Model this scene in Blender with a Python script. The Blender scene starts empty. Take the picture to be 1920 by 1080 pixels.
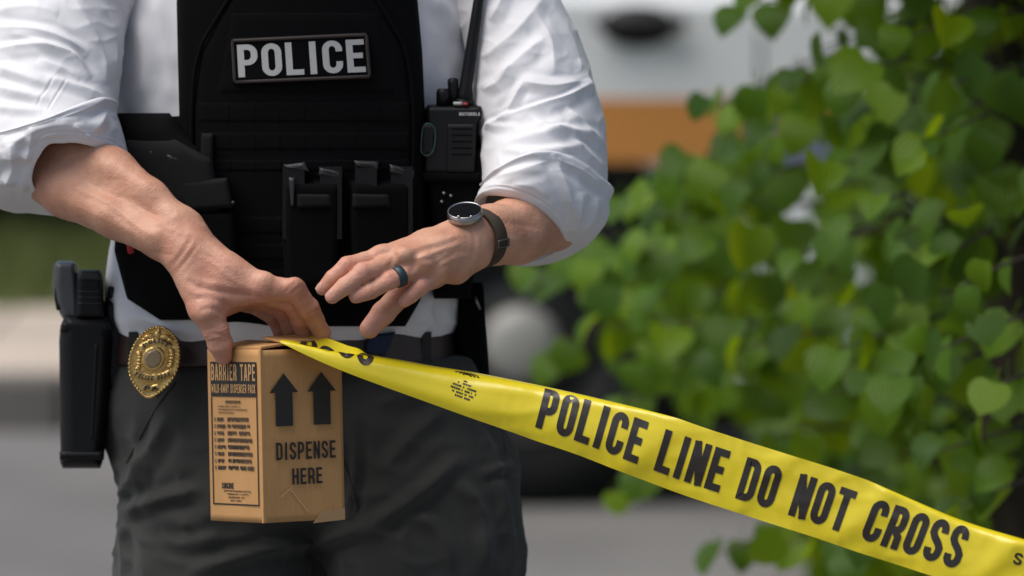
import bpy, bmesh, math, random
import numpy as np
from mathutils import Vector, Matrix

random.seed(7)
rng = np.random.default_rng(11)
SC = bpy.context.scene
COL = SC.collection

# ------------------------------------------------------------------ camera
CAM_H = 1.63                     # eye height of a standing photographer
LENS, SENSOR = 200.0, 36.0
FPX = 1920 * LENS / SENSOR       # focal length in photo pixels
PITCH = math.atan(888 / FPX)     # looking slightly down
D0 = 6.3                         # distance of the officer
S0 = FPX / D0                    # photo pixels per metre there

cam = bpy.data.cameras.new('camera')
cam.lens, cam.sensor_width = LENS, SENSOR
cam.clip_start, cam.clip_end = 0.1, 500
cam.dof.use_dof = True
cam.dof.focus_distance = 6.14
cam.dof.aperture_fstop = 3.7
cam.dof.aperture_blades = 9
cam_o = bpy.data.objects.new('camera', cam)
cam_o.location = (0, 0, CAM_H)
cam_o.rotation_euler = (math.pi / 2 - PITCH, 0, 0)
COL.objects.link(cam_o)
SC.camera = cam_o

# ------------------------------------------------------------------ sky and sun
SUN_DIR = Vector((-0.44, -0.20, 0.88)).normalized()     # towards the sun: high and to the left
wd = bpy.data.worlds.new('World'); SC.world = wd; wd.use_nodes = True
wn = wd.node_tree; wn.nodes.clear()
wo = wn.nodes.new('ShaderNodeOutputWorld'); wb = wn.nodes.new('ShaderNodeBackground')
sk = wn.nodes.new('ShaderNodeTexSky'); sk.sky_type = 'NISHITA'; sk.sun_disc = False
sk.sun_elevation = math.asin(SUN_DIR.z)
sk.sun_rotation = math.atan2(SUN_DIR.x, SUN_DIR.y)
sk.air_density = 1.0; sk.dust_density = 2.0; sk.ozone_density = 1.0
wb.inputs['Strength'].default_value = 0.05
wn.links.new(sk.outputs[0], wb.inputs[0]); wn.links.new(wb.outputs[0], wo.inputs[0])
sun = bpy.data.lights.new('sun', 'SUN'); sun.energy = 1.5; sun.angle = math.radians(48)
sun.color = (1.0, 0.965, 0.915)
sun_o = bpy.data.objects.new('sun', sun); COL.objects.link(sun_o)
sun_o.rotation_euler = SUN_DIR.to_track_quat('Z', 'Y').to_euler()
sun_o.location = (-4, -2, 8)

SC.render.engine = 'CYCLES'
SC.cycles.use_denoising = True
SC.cycles.max_bounces = 6
SC.cycles.transparent_max_bounces = 6
SC.view_settings.view_transform = 'Standard'
SC.view_settings.look = 'None'
SC.view_settings.gamma = 1.0
SC.view_settings.exposure = 1.2

# ------------------------------------------------------------------ geometry helpers
CT, ST = math.cos(PITCH), math.sin(PITCH)
def W(px, py, mm=0.0):
    """world point on the sight line of a photo pixel, mm in front of the officer's plane (numpy aware)"""
    px, py, mm = np.asarray(px, float), np.asarray(py, float), np.asarray(mm, float)
    u, v = (px - 960) / FPX, -(py - 540) / FPX
    Y = D0 - mm / 1000.0
    t = Y / (CT + v * ST)
    return np.stack([t * u, Y + 0 * t, CAM_H + t * (v * CT - ST)], -1)
def WY(px, py, Y):
    return W(px, py, (D0 - Y) * 1000.0)
def proj(p):
    p = np.asarray(p, float)
    x, y, z = p[..., 0], p[..., 1], p[..., 2] - CAM_H
    f = y * CT - z * ST; v = y * ST + z * CT
    return 960 + FPX * x / f, 540 - FPX * v / f
def M(n):            # photo pixels at the officer's distance -> metres
    return n / S0

def tag(o, label=None, cat=None, group=None, kind=None):
    if label: o['label'] = label
    if cat: o['category'] = cat
    if group: o['group'] = group
    if kind: o['kind'] = kind
    return o
def empty(name, loc, label=None, cat=None, group=None):
    o = bpy.data.objects.new(name, None); o.location = loc; o.empty_display_size = 0.05
    COL.objects.link(o); tag(o, label, cat, group)
    return o
def mesh_of(name, v, f, mat=None, smooth=True):
    me = bpy.data.meshes.new(name)
    v = np.asarray(v, np.float32)
    if isinstance(f, np.ndarray) and f.ndim == 2:
        n, k = f.shape
        me.vertices.add(len(v)); me.vertices.foreach_set('co', v.ravel())
        me.loops.add(n * k); me.loops.foreach_set('vertex_index', f.astype(np.int32).ravel())
        me.polygons.add(n); me.polygons.foreach_set('loop_start', np.arange(0, n * k, k, dtype=np.int32))
        me.polygons.foreach_set('loop_total', np.full(n, k, np.int32))
        me.update(calc_edges=True)
    else:
        me.from_pydata([tuple(map(float, p)) for p in v], [], [tuple(int(i) for i in q) for q in f])
    me.validate()
    if smooth: me.polygons.foreach_set('use_smooth', [True] * len(me.polygons))
    if mat: me.materials.append(mat)
    me.update()
    return me
def put(name, me, parent=None, smooth_angle=None):
    """link a mesh given in world coordinates, under its parent"""
    o = bpy.data.objects.new(name, me); COL.objects.link(o)
    if parent is not None:
        o.parent = parent
        p = parent; off = Vector((0, 0, 0)); m = Matrix.Identity(4)
        while p is not None:
            m = Matrix.LocRotScale(p.location, p.rotation_euler, p.scale) @ m; p = p.parent
        o.matrix_basis = m.inverted()
        # keep it simple: bake the inverse so the mesh stays in world coordinates
    return o
def obj(name, v, f, mat, parent=None, smooth=True):
    return put(name, mesh_of(name, v, f, mat, smooth), parent)
def bm_obj(name, bm, mat, parent=None, smooth=False):
    me = bpy.data.meshes.new(name); bmesh.ops.recalc_face_normals(bm, faces=bm.faces); bm.to_mesh(me); bm.free()
    if smooth: me.polygons.foreach_set('use_smooth', [True] * len(me.polygons))
    me.materials.append(mat)
    return put(name, me, parent)
def bm_box(bm, c, s, bev=0.0, rot=None, seg=2):
    r = bmesh.ops.create_cube(bm, size=1.0)
    m = Matrix.Translation(c) @ (rot.to_4x4() if rot is not None else Matrix.Identity(4)) @ Matrix.Diagonal((*s, 1))
    bmesh.ops.transform(bm, matrix=m, verts=r['verts'])
    if bev > 0:
        es = list({e for v in r['verts'] for e in v.link_edges})
        bmesh.ops.bevel(bm, geom=es, offset=bev, segments=seg, profile=0.5, affect='EDGES')
def box(name, c, s, mat, parent=None, bev=0.0, rot=None, smooth=False):
    bm = bmesh.new(); bm_box(bm, c, s, bev, rot)
    return bm_obj(name, bm, mat, parent, smooth)
def grid_faces(nu, nv, cu=False, cv=False):
    """faces of an nv x nu vertex grid (row-major, u fastest)"""
    iu = np.arange(nu if cu else nu - 1); iv = np.arange(nv if cv else nv - 1)
    A, B = np.meshgrid(iu, iv)
    A, B = A.ravel(), B.ravel(); A2, B2 = (A + 1) % nu, (B + 1) % nv
    return np.stack([B * nu + A, B * nu + A2, B2 * nu + A2, B2 * nu + A], 1)
def catmull(P, n, closed=False):
    """resample a list of points / rings (k, ...) to n along axis 0"""
    P = np.asarray(P, float); k = len(P)
    t = np.linspace(0, k, n, endpoint=False) if closed else np.linspace(0, k - 1, n)
    i = np.floor(t).astype(int)
    if not closed: i = np.clip(i, 0, k - 2)
    f = (t - i).reshape((-1,) + (1,) * (P.ndim - 1))
    g = (lambda j: P[np.mod(j, k)]) if closed else (lambda j: P[np.clip(j, 0, k - 1)])
    a, b, c, d = g(i - 1), g(i), g(i + 1), g(i + 2)
    if not closed:
        a = np.where((i - 1 < 0).reshape(f.shape), 2 * b - c, a); d = np.where((i + 2 > k - 1).reshape(f.shape), 2 * c - b, d)
    return 0.5 * (2 * b + (c - a) * f + (2 * a - 5 * b + 4 * c - d) * f ** 2 + (3 * b - a - 3 * c + d) * f ** 3)
def tube(pts, rad, n=10, caps=True):
    """round tube along points"""
    P = np.asarray(pts, float); R = np.broadcast_to(np.asarray(rad, float), (len(P),))
    T = np.gradient(P, axis=0); T /= np.linalg.norm(T, axis=1)[:, None] + 1e-12
    ref = np.array([0, 0, 1.0]) if abs(T[0, 2]) < 0.9 else np.array([1.0, 0, 0])
    V = []
    a = np.cross(T[0], ref); a /= np.linalg.norm(a)
    th = np.linspace(0, 2 * math.pi, n, endpoint=False)
    for p, t, r in zip(P, T, R):
        a = a - t * np.dot(a, t); a /= np.linalg.norm(a) + 1e-12; b = np.cross(t, a)
        V.append(p + r * (np.cos(th)[:, None] * a + np.sin(th)[:, None] * b))
    F = [tuple(q) for q in grid_faces(n, len(P), cu=True)]
    if caps:
        F += [tuple(range(n - 1, -1, -1)), tuple(range((len(P) - 1) * n, len(P) * n))]
    return np.concatenate(V), F
def lathe(profile, origin, axis, n=24, closed_ends=True):
    """profile [(r,h)] turned about axis"""
    ax = np.asarray(axis, float); ax /= np.linalg.norm(ax)
    ref = np.array([0, 0, 1.0]) if abs(ax[2]) < 0.9 else np.array([1.0, 0, 0])
    a = np.cross(ax, ref); a /= np.linalg.norm(a); b = np.cross(ax, a)
    th = np.linspace(0, 2 * math.pi, n, endpoint=False)
    V = [np.asarray(origin) + h * ax + r * (np.cos(th)[:, None] * a + np.sin(th)[:, None] * b) for r, h in profile]
    F = [tuple(q) for q in grid_faces(n, len(profile), cu=True)]
    if closed_ends:
        F += [tuple(range(n - 1, -1, -1)), tuple(range((len(profile) - 1) * n, len(profile) * n))]
    return np.concatenate(V), F

# ------------------------------------------------------------------ materials
def new_mat(name):
    m = bpy.data.materials.new(name); m.use_nodes = True
    nt = m.node_tree; b = nt.nodes['Principled BSDF']
    return m, nt, b
def mat(name, col, rough=0.6, metal=0.0, var=0.12, vscale=40.0, bump=0.0, bscale=400.0, spec=0.5, coord='Object',
        sheen=0.0, stretch=(1, 1, 1), coat=0.0):
    m, nt, b = new_mat(name)
    tc = nt.nodes.new('ShaderNodeTexCoord'); mp = nt.nodes.new('ShaderNodeMapping')
    mp.inputs['Scale'].default_value = stretch
    nt.links.new(tc.outputs[coord], mp.inputs[0])
    n1 = nt.nodes.new('ShaderNodeTexNoise'); n1.inputs['Scale'].default_value = vscale; n1.inputs['Detail'].default_value = 5
    nt.links.new(mp.outputs[0], n1.inputs['Vector'])
    mix = nt.nodes.new('ShaderNodeMix'); mix.data_type = 'RGBA'
    c = np.array(col)
    mix.inputs['A'].default_value = (*(c * (1 - var)), 1); mix.inputs['B'].default_value = (*np.minimum(c * (1 + var), 1), 1)
    nt.links.new(n1.outputs['Fac'], mix.inputs['Factor'])
    nt.links.new(mix.outputs['Result'], b.inputs['Base Color'])
    b.inputs['Roughness'].default_value = rough; b.inputs['Metallic'].default_value = metal
    b.inputs['Specular IOR Level'].default_value = spec
    if sheen: b.inputs['Sheen Weight'].default_value = sheen
    if coat: b.inputs['Coat Weight'].default_value = coat
    if bump:
        n2 = nt.nodes.new('ShaderNodeTexNoise'); n2.inputs['Scale'].default_value = bscale; n2.inputs['Detail'].default_value = 4
        nt.links.new(mp.outputs[0], n2.inputs['Vector'])
        bp = nt.nodes.new('ShaderNodeBump'); bp.inputs['Strength'].default_value = bump; bp.inputs['Distance'].default_value = 0.002
        nt.links.new(n2.outputs['Fac'], bp.inputs['Height']); nt.links.new(bp.outputs[0], b.inputs['Normal'])
    return m
def weave(name, col, rough, scale, bump, var=0.15, sheen=0.0, spec=0.3):
    """woven cloth: fine crossed threads as relief"""
    m = mat(name, col, rough, var=var, vscale=25, sheen=sheen, spec=spec)
    nt = m.node_tree; b = nt.nodes['Principled BSDF']
    tc = nt.nodes.new('ShaderNodeTexCoord')
    w1 = nt.nodes.new('ShaderNodeTexWave'); w1.inputs['Scale'].default_value = scale; w1.bands_direction = 'X'
    w2 = nt.nodes.new('ShaderNodeTexWave'); w2.inputs['Scale'].default_value = scale; w2.bands_direction = 'Z'
    n = nt.nodes.new('ShaderNodeTexNoise'); n.inputs['Scale'].default_value = 160; n.inputs['Detail'].default_value = 3
    for w in (w1, w2, n): nt.links.new(tc.outputs['Object'], w.inputs['Vector'])
    mx = nt.nodes.new('ShaderNodeMath'); mx.operation = 'MULTIPLY'
    ad = nt.nodes.new('ShaderNodeMath'); ad.operation = 'ADD'
    nt.links.new(w1.outputs['Fac'], mx.inputs[0]); nt.links.new(w2.outputs['Fac'], mx.inputs[1])
    nt.links.new(mx.outputs[0], ad.inputs[0]); nt.links.new(n.outputs['Fac'], ad.inputs[1])
    bp = nt.nodes.new('ShaderNodeBump'); bp.inputs['Strength'].default_value = bump; bp.inputs['Distance'].default_value = 0.001
    nt.links.new(ad.outputs[0], bp.inputs['Height']); nt.links.new(bp.outputs[0], b.inputs['Normal'])
    return m

# ------------------------------------------------------------------ implicit surfaces (smoothly blended limbs)
class Field:
    def __init__(self, lo, hi, h):
        self.lo = np.asarray(lo, float); self.h = h
        self.n = np.ceil((np.asarray(hi) - self.lo) / h).astype(int) + 1
        self.F = np.full(self.n, 1.0, np.float32)
        self.ax = [self.lo[i] + h * np.arange(self.n[i]) for i in range(3)]
    def sub(self, lo, hi):
        a = np.clip(np.floor((lo - self.lo) / self.h).astype(int), 0, self.n)
        b = np.clip(np.ceil((hi - self.lo) / self.h).astype(int) + 1, 0, self.n)
        sl = tuple(slice(a[i], b[i]) for i in range(3))
        P = np.meshgrid(*[self.ax[i][sl[i]].astype(np.float32) for i in range(3)], indexing='ij')
        return sl, P
    @staticmethod
    def smin(a, b, k):
        if k <= 0: return np.minimum(a, b)
        h = np.clip(0.5 + 0.5 * (b - a) / k, 0, 1)
        return b + (a - b) * h - k * h * (1 - h)
    def add(self, d, sl, k, F=None):
        F = self.F if F is None else F
        F[sl] = self.smin(F[sl], d, k)
    def cone(self, p1, r1, p2, r2, k=0.0, F=None, carve=False):
        p1, p2 = np.asarray(p1, float), np.asarray(p2, float); r = max(r1, r2) + k + 4 * self.h
        sl, (X, Y, Z) = self.sub(np.minimum(p1, p2) - r, np.maximum(p1, p2) + r)
        d = p2 - p1; L2 = max(float(d @ d), 1e-12)
        t = ((X - p1[0]) * d[0] + (Y - p1[1]) * d[1] + (Z - p1[2]) * d[2]) / L2
        t = np.clip(t, 0, 1)
        q = np.sqrt((X - p1[0] - t * d[0]) ** 2 + (Y - p1[1] - t * d[1]) ** 2 + (Z - p1[2] - t * d[2]) ** 2)
        q = q - (r1 + (r2 - r1) * t)
        G = self.F if F is None else F
        if carve: G[sl] = -self.smin(-G[sl], q, k)
        else: self.add(q, sl, k, G)
    def ell(self, c, rad, k=0.0, F=None, rot=None):
        c = np.asarray(c, float); rad = np.asarray(rad, float); r = rad.max() + k + 4 * self.h
        sl, (X, Y, Z) = self.sub(c - r, c + r)
        P = np.stack([X - c[0], Y - c[1], Z - c[2]], -1)
        if rot is not None: P = P @ np.asarray(rot, np.float32)
        k0 = np.linalg.norm(P / rad.astype(np.float32), axis=-1); k1 = np.linalg.norm(P / (rad ** 2).astype(np.float32), axis=-1) + 1e-9
        self.add(k0 * (k0 - 1) / k1, sl, k, F)
    def blank(self): return np.full(self.n, 1.0, np.float32)
    def mesh(self, smooth=1):
        F, n = self.F, self.n
        S = F < 0
        C = np.zeros(n - 1, np.int8)
        for dx in (0, 1):
            for dy in (0, 1):
                for dz in (0, 1):
                    C += S[dx:n[0] - 1 + dx, dy:n[1] - 1 + dy, dz:n[2] - 1 + dz]
        act = np.argwhere((C > 0) & (C < 8))
        idx = np.full(n - 1, -1, np.int64); idx[tuple(act.T)] = np.arange(len(act))
        cor = np.array([[i >> 2 & 1, i >> 1 & 1, i & 1] for i in range(8)])
        val = np.stack([F[tuple((act + c).T)] for c in cor], 1)
        acc = np.zeros((len(act), 3)); cnt = np.zeros(len(act))
        for a in range(8):
            for b in range(a + 1, 8):
                if np.abs(cor[a] - cor[b]).sum() != 1: continue
                m = (val[:, a] < 0) != (val[:, b] < 0)
                t = val[m, a] / (val[m, a] - val[m, b])
                acc[m] += cor[a] + t[:, None] * (cor[b] - cor[a]); cnt[m] += 1
        V = self.lo + self.h * (act + acc / cnt[:, None])
        Q = []
        for ax in range(3):
            u, v = [(1, 2), (2, 0), (0, 1)][ax]
            s0 = [slice(None)] * 3; s1 = [slice(None)] * 3
            s0[ax] = slice(0, -1); s1[ax] = slice(1, None)
            ch = S[tuple(s0)] != S[tuple(s1)]
            e = np.argwhere(ch)
            ok = (e[:, u] > 0) & (e[:, v] > 0) & (e[:, u] < n[u] - 1) & (e[:, v] < n[v] - 1)
            e = e[ok]
            inside = S[tuple(e.T)]
            def cell(du, dv):
                c = e.copy(); c[:, u] -= du; c[:, v] -= dv
                return idx[tuple(c.T)]
            q = np.stack([cell(1, 1), cell(0, 1), cell(0, 0), cell(1, 0)], 1)
            q[~inside] = q[~inside][:, ::-1]
            Q.append(q)
        Q = np.concatenate(Q)
        for _ in range(smooth):
            S2 = np.zeros_like(V); c2 = np.zeros(len(V))
            for a, b in ((0, 1), (1, 2), (2, 3), (3, 0)):
                np.add.at(S2, Q[:, a], V[Q[:, b]]); np.add.at(c2, Q[:, a], 1)
                np.add.at(S2, Q[:, b], V[Q[:, a]]); np.add.at(c2, Q[:, b], 1)
            V = 0.5 * V + 0.5 * S2 / np.maximum(c2, 1)[:, None]
        return V, Q
def vnormals(V, Q):
    a, b, c, d = (V[Q[:, i]] for i in range(4))
    fn = np.cross(c - a, d - b); N = np.zeros_like(V)
    for i in range(4): np.add.at(N, Q[:, i], fn)
    return N / (np.linalg.norm(N, axis=1)[:, None] + 1e-12)
def seg_dist(px, py, line):
    """distance in photo pixels from points to a polyline, and position 0..1 along it"""
    L = np.asarray(line, float); best = np.full(np.shape(px), 1e9); pos = np.zeros(np.shape(px)); sgn = np.ones(np.shape(px))
    ln = np.linalg.norm(np.diff(L, axis=0), axis=1); cum = np.concatenate([[0], np.cumsum(ln)])
    for i in range(len(L) - 1):
        d = L[i + 1] - L[i]
        t = np.clip(((px - L[i, 0]) * d[0] + (py - L[i, 1]) * d[1]) / (d @ d + 1e-9), 0, 1)
        ex, ey = px - L[i, 0] - t * d[0], py - L[i, 1] - t * d[1]
        q = np.hypot(ex, ey); m = q < best
        best = np.where(m, q, best); pos = np.where(m, (cum[i] + t * ln[i]) / cum[-1], pos)
        sgn = np.where(m, np.sign(d[0] * ey - d[1] * ex), sgn)
    return best, pos, sgn
def fold(V, N, folds, facing=True):
    """raise cloth folds / creases: (polyline, width px, height mm[, asymmetry])"""
    px, py = proj(V)
    view = V - np.array([0, 0, CAM_H]); view /= np.linalg.norm(view, axis=1)[:, None]
    fr = np.clip(-(N * view).sum(1) * 2.5, 0, 1) if facing else 1.0
    disp = np.zeros(len(V))
    for f in folds:
        line, w, h = f[:3]; asym = f[3] if len(f) > 3 else 0.0
        L = catmull(np.asarray(line, float), 6 * len(line))
        d, t, s = seg_dist(px, py, L)
        ww = w * (1 + asym * s)
        prof = np.exp(-(np.sqrt(d * d + 1.0) / (ww * .9)) ** 1.08) - 0.35 * np.exp(-((d - 2.1 * ww) / (1.0 * ww)) ** 2)
        end = np.clip(np.minimum(t, 1 - t) * 5, 0, 1) ** 0.7
        end = np.where((t <= 0) | (t >= 1), 0, end)
        disp += (h * .85 if h > 2 else h) / 1000 * prof * end * fr
    return V + N * disp[:, None]

def noise3(V, scale, seed=0):
    """smooth lattice noise 0..1 at points, scale in metres"""
    P = V / scale; I = np.floor(P).astype(np.int64); f = P - I; f = f * f * (3 - 2 * f)
    out = 0
    for c in range(8):
        o = np.array([c >> 2 & 1, c >> 1 & 1, c & 1]); J_ = I + o
        h = (J_[:, 0] * 73856093) ^ (J_[:, 1] * 19349663) ^ (J_[:, 2] * 83492791) ^ (seed * 2654435761)
        h = (h ^ (h >> 13)) * 1274126177; r = ((h ^ (h >> 16)) & 0xFFFF) / 65535.0
        w = np.prod(np.where(o, f, 1 - f), axis=1); out = out + w * r
    return out
def ridged(V, scale, seed=0, sharp=2.0):
    """creases: sharp crests of folded noise, 0..1"""
    return (1 - np.abs(2 * noise3(V, scale, seed) - 1)) ** sharp

# ------------------------------------------------------------------ lettering (condensed block letters as meshes)
def arc(cx, cy, rx, ry, a0, a1, n=6):
    return [(cx + rx * math.cos(math.radians(a0 + (a1 - a0) * i / n)), cy + ry * math.sin(math.radians(a0 + (a1 - a0) * i / n))) for i in range(n + 1)]
def glyph(ch, w, t):
    h = t / 2; l, r, b, T = h, w - h, h, 1 - h; rx = min((r - l) / 2, .17); ry = min(.2, rx * 1.2); mid = .5
    S = []
    def loop(y0, y1, closed=True): return (arc(r - rx, y1 - ry, rx, ry, 0, 90) + arc(l + rx, y1 - ry, rx, ry, 90, 180) +
                              arc(l + rx, y0 + ry, rx, ry, 180, 270) + arc(r - rx, y0 + ry, rx, ry, 270, 360))
    st = ([(l, 0), (l, 1)], False)
    if ch in 'O0Q': S = [(loop(b, T), True)]; S += [([(w * .55, .25), (w, 0)], False)] if ch == 'Q' else []
    elif ch in 'CG':
        S = [([(r, .66)] + arc(r - rx, T - ry, rx, ry, 0, 90) + arc(l + rx, T - ry, rx, ry, 90, 180) + arc(l + rx, b + ry, rx, ry, 180, 270) + arc(r - rx, b + ry, rx, ry, 270, 360) + [(r, .36 if ch == 'C' else .5)], False)]
        if ch == 'G': S += [([(w * .5, .5 - h * .4), (w, .5 - h * .4)], False)]
    elif ch == 'D': S = [([(l, b)] + arc(r - rx, b + ry, rx, ry, 270, 360) + arc(r - rx, T - ry, rx, ry, 0, 90) + [(l, T)], True)]
    elif ch in 'PR':
        y0 = .44
        S = [st, ([(l, T)] + arc(r - rx, T - ry, rx, ry, 90, 0) + arc(r - rx, y0 + ry, rx, ry, 0, -90) + [(l, y0)], False)]
        if ch == 'R': S += [([(w * .5, y0), (r - .01, .3), (r, 0)], False)]
    elif ch == 'B': S = [st, ([(l, T)] + arc(r - rx, T - ry * .8, rx, ry * .8, 90, 0) + arc(r - rx, mid + ry * .8, rx, ry * .8, 0, -90) + [(l, mid)], False),
                         ([(l, mid)] + arc(r - rx, mid - ry * .8, rx, ry * .8, 90, 0) + arc(r - rx, b + ry * .8, rx, ry * .8, 0, -90) + [(l, b)], False)]
    elif ch == 'L': S = [st, ([(l, b), (w, b)], False)]
    elif ch in 'I1': S = [([(w / 2, 0), (w / 2, 1)], False)]
    elif ch == 'E': S = [st, ([(l, T), (w, T)], False), ([(l, .51), (w * .9, .51)], False), ([(l, b), (w, b)], False)]
    elif ch == 'F': S = [st, ([(l, T), (w, T)], False), ([(l, .51), (w * .9, .51)], False)]
    elif ch == 'H': S = [st, ([(r, 0), (r, 1)], False), ([(l, .5), (r, .5)], False)]
    elif ch == 'N': S = [st, ([(r, 0), (r, 1)], False), ([(l - h * .2, 1), (r + h * .2, 0)], False)]
    elif ch == 'M': S = [st, ([(r, 0), (r, 1)], False), ([(l, 1), (w / 2, .25), (r, 1)], False)]
    elif ch == 'T': S = [([(w / 2, 0), (w / 2, T)], False), ([(0, T), (w, T)], False)]
    elif ch == 'A': S = [([(l * .7, 0), (w / 2 - h * .3, 1)], False), ([(w - l * .7, 0), (w / 2 + h * .3, 1)], False), ([(w * .22, .28), (w * .78, .28)], False)]
    elif ch == 'V': S = [([(l * .7, 1), (w / 2 - h * .3, 0)], False), ([(w - l * .7, 1), (w / 2 + h * .3, 0)], False)]
    elif ch == 'W': S = [([(l * .6, 1), (w * .28, 0), (w / 2, .8), (w * .72, 0), (w - l * .6, 1)], False)]
    elif ch == 'K': S = [st, ([(r, 1), (l + h, .48)], False), ([(w * .42, .55), (r, 0)], False)]
    elif ch == 'Y': S = [([(w / 2, 0), (w / 2, .45)], False), ([(l * .7, 1), (w / 2, .42), (w - l * .7, 1)], False)]
    elif ch == 'U': S = [([(l, 1)] + arc(l + rx, b + ry, rx, ry, 180, 270) + arc(r - rx, b + ry, rx, ry, 270, 360) + [(r, 1)], False)]
    elif ch in 'S5': S = [([(r, .7)] + arc(r - rx, T - ry, rx, ry, 0, 90) + arc(l + rx, T - ry, rx, ry, 90, 180) + [(l, .66)] + [(l + (r - l) * .25, .56), (l + (r - l) * .75, .44)] + [(r, .34)] + arc(r - rx, b + ry, rx, ry, 0, -90) + arc(l + rx, b + ry, rx, ry, 270, 180) + [(l, .3)], False)]
    elif ch == '-': S = [([(w * .1, .45), (w * .9, .45)], False)]
    elif ch == '.': S = [([(w * .5, 0), (w * .5, t)], False)]
    return S
def strip(pts, closed, t, maxseg):
    P = [np.array(p, float) for p in pts]; Q = [P[0]]
    for p in P[1:]:
        if np.linalg.norm(p - Q[-1]) > 1e-5: Q.append(p)
    if closed and np.linalg.norm(Q[0] - Q[-1]) < 1e-5: Q.pop()
    P = []
    n = len(Q)
    for i in range(n if closed else n - 1):
        a, b = Q[i], Q[(i + 1) % n]; k = max(1, int(math.ceil(np.linalg.norm(b - a) / maxseg)))
        P += [a + (b - a) * j / k for j in range(k)]
    if not closed: P.append(Q[-1])
    n = len(P); out = []
    for i in range(n):
        d0 = P[i] - P[i - 1] if (closed or i > 0) else P[1] - P[0]
        d1 = P[(i + 1) % n] - P[i] if (closed or i < n - 1) else P[-1] - P[-2]
        d0 = d0 / np.linalg.norm(d0); d1 = d1 / np.linalg.norm(d1)
        n0 = np.array([-d0[1], d0[0]]); n1 = np.array([-d1[1], d1[0]]); m = n0 + n1
        q = np.linalg.norm(m); m = n0 if q < .3 else m / q
        k = min(1.5, 1 / max(.5, float(m @ n0)))
        out.append((P[i] + m * t / 2 * k, P[i] - m * t / 2 * k))
    return out
def glyph_mesh(ch, w, t, fmap, maxseg=.14):
    """fmap((x, y), lift) -> 3-D point"""
    V, F = [], []
    for k, (pts, closed) in enumerate(glyph(ch, w, t)):
        st = strip(pts, closed, t, maxseg); b = len(V); n = len(st)
        for a, c in st: V += [fmap(a, k), fmap(c, k)]
        for i in range(n if closed else n - 1):
            j = (i + 1) % n
            F.append((b + 2 * i, b + 2 * i + 1, b + 2 * j + 1, b + 2 * j))
    return V, F
GW = {'I': .24, 'M': .56, 'W': .62, '.': .2, ' ': .26, '-': .34, 'L': .38, 'E': .39, 'T': .42, '1': .24}
def layout(s, w=.43, gap=.09):
    x, out = 0, []
    for ch in s:
        gw = GW.get(ch, .43) * w / .43
        if ch != ' ': out.append((ch, x, gw))
        x += gw + gap
    return out, x - gap

# ================================================================== SETTING
def asphalt(name, col, s=1.0):
    m, nt, b = new_mat(name)
    tc = nt.nodes.new('ShaderNodeTexCoord')
    n1 = nt.nodes.new('ShaderNodeTexNoise'); n1.inputs['Scale'].default_value = 1.3 * s; n1.inputs['Detail'].default_value = 6
    n2 = nt.nodes.new('ShaderNodeTexNoise'); n2.inputs['Scale'].default_value = 160 * s; n2.inputs['Detail'].default_value = 3
    for n in (n1, n2): nt.links.new(tc.outputs['Object'], n.inputs['Vector'])
    r1 = nt.nodes.new('ShaderNodeValToRGB'); c = np.array(col)
    r1.color_ramp.elements[0].position = .3; r1.color_ramp.elements[1].position = .7
    r1.color_ramp.elements[0].color = (*(c * .82), 1); r1.color_ramp.elements[1].color = (*(c * 1.15), 1)
    nt.links.new(n1.outputs['Fac'], r1.inputs[0])
    mx = nt.nodes.new('ShaderNodeMix'); mx.data_type = 'RGBA'; mx.blend_type = 'MULTIPLY'; mx.inputs['Factor'].default_value = .5
    nt.links.new(r1.outputs[0], mx.inputs['A']); nt.links.new(n2.outputs['Fac'], mx.inputs['B'])
    nt.links.new(mx.outputs['Result'], b.inputs['Base Color']); b.inputs['Roughness'].default_value = .85
    bp = nt.nodes.new('ShaderNodeBump'); bp.inputs['Strength'].default_value = .5; bp.inputs['Distance'].default_value = .004
    nt.links.new(n2.outputs['Fac'], bp.inputs['Height']); nt.links.new(bp.outputs[0], b.inputs['Normal'])
    return m
M_road = asphalt('worn_asphalt', (.205, .197, .188))
M_walk = asphalt('sidewalk_concrete', (.66, .55, .44), .6)
M_kerb = asphalt('kerb_stone', (.20, .185, .165), .6)
M_soil = mat('soil', (.05, .036, .024), .95, var=.4, vscale=9, bump=.8, bscale=60)
M_lawn = mat('lawn', (.068, .082, .013), .95, var=.45, vscale=5, bump=.9, bscale=90)

def sheet(name, x0, x1, y0, y1, z, m, n=1):
    v = [(x0, y0, z), (x1, y0, z), (x1, y1, z), (x0, y1, z)]
    return tag(obj(name, v, [(0, 1, 2, 3)], m, smooth=False), kind='structure')
KERB_Y = 15.0
sheet('ground', -150, 150, -60, 300, -0.02, M_soil)
sheet('road', -60, 60, -10, KERB_Y + .02, 0.0, M_road)
def slab(name, x0, x1, y0, y1, z0, z1, m, bev=.015):
    return tag(box(name, ((x0 + x1) / 2, (y0 + y1) / 2, (z0 + z1) / 2), (x1 - x0, y1 - y0, z1 - z0), m, bev=bev), kind='structure')
kerb = empty('kerb', (0, KERB_Y, 0)); tag(kerb, kind='structure')
x = -14.0
while x < 14:                                      # kerb laid from single stones
    L = 1.83
    box('kerb_stone', (x + L / 2, KERB_Y + .075, .06), (L - .012, .15, .17), M_kerb, kerb, bev=.018)
    x += L
pave = empty('sidewalk', (0, KERB_Y + .15, 0)); tag(pave, kind='structure')
x = -12.0; k = 0
while x < 12:                                      # concrete paving slabs
    box('paving_slab', (x + .75, KERB_Y + .16 + 1.0, .055), (1.488, 1.99, .17 + .003 * (k % 2)), M_walk, pave, bev=.008)
    x += 1.5; k += 1
slab('lawn_bank', -60, 60, KERB_Y + 2.17, 20.6, -.05, .148, M_lawn, 0)

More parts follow.
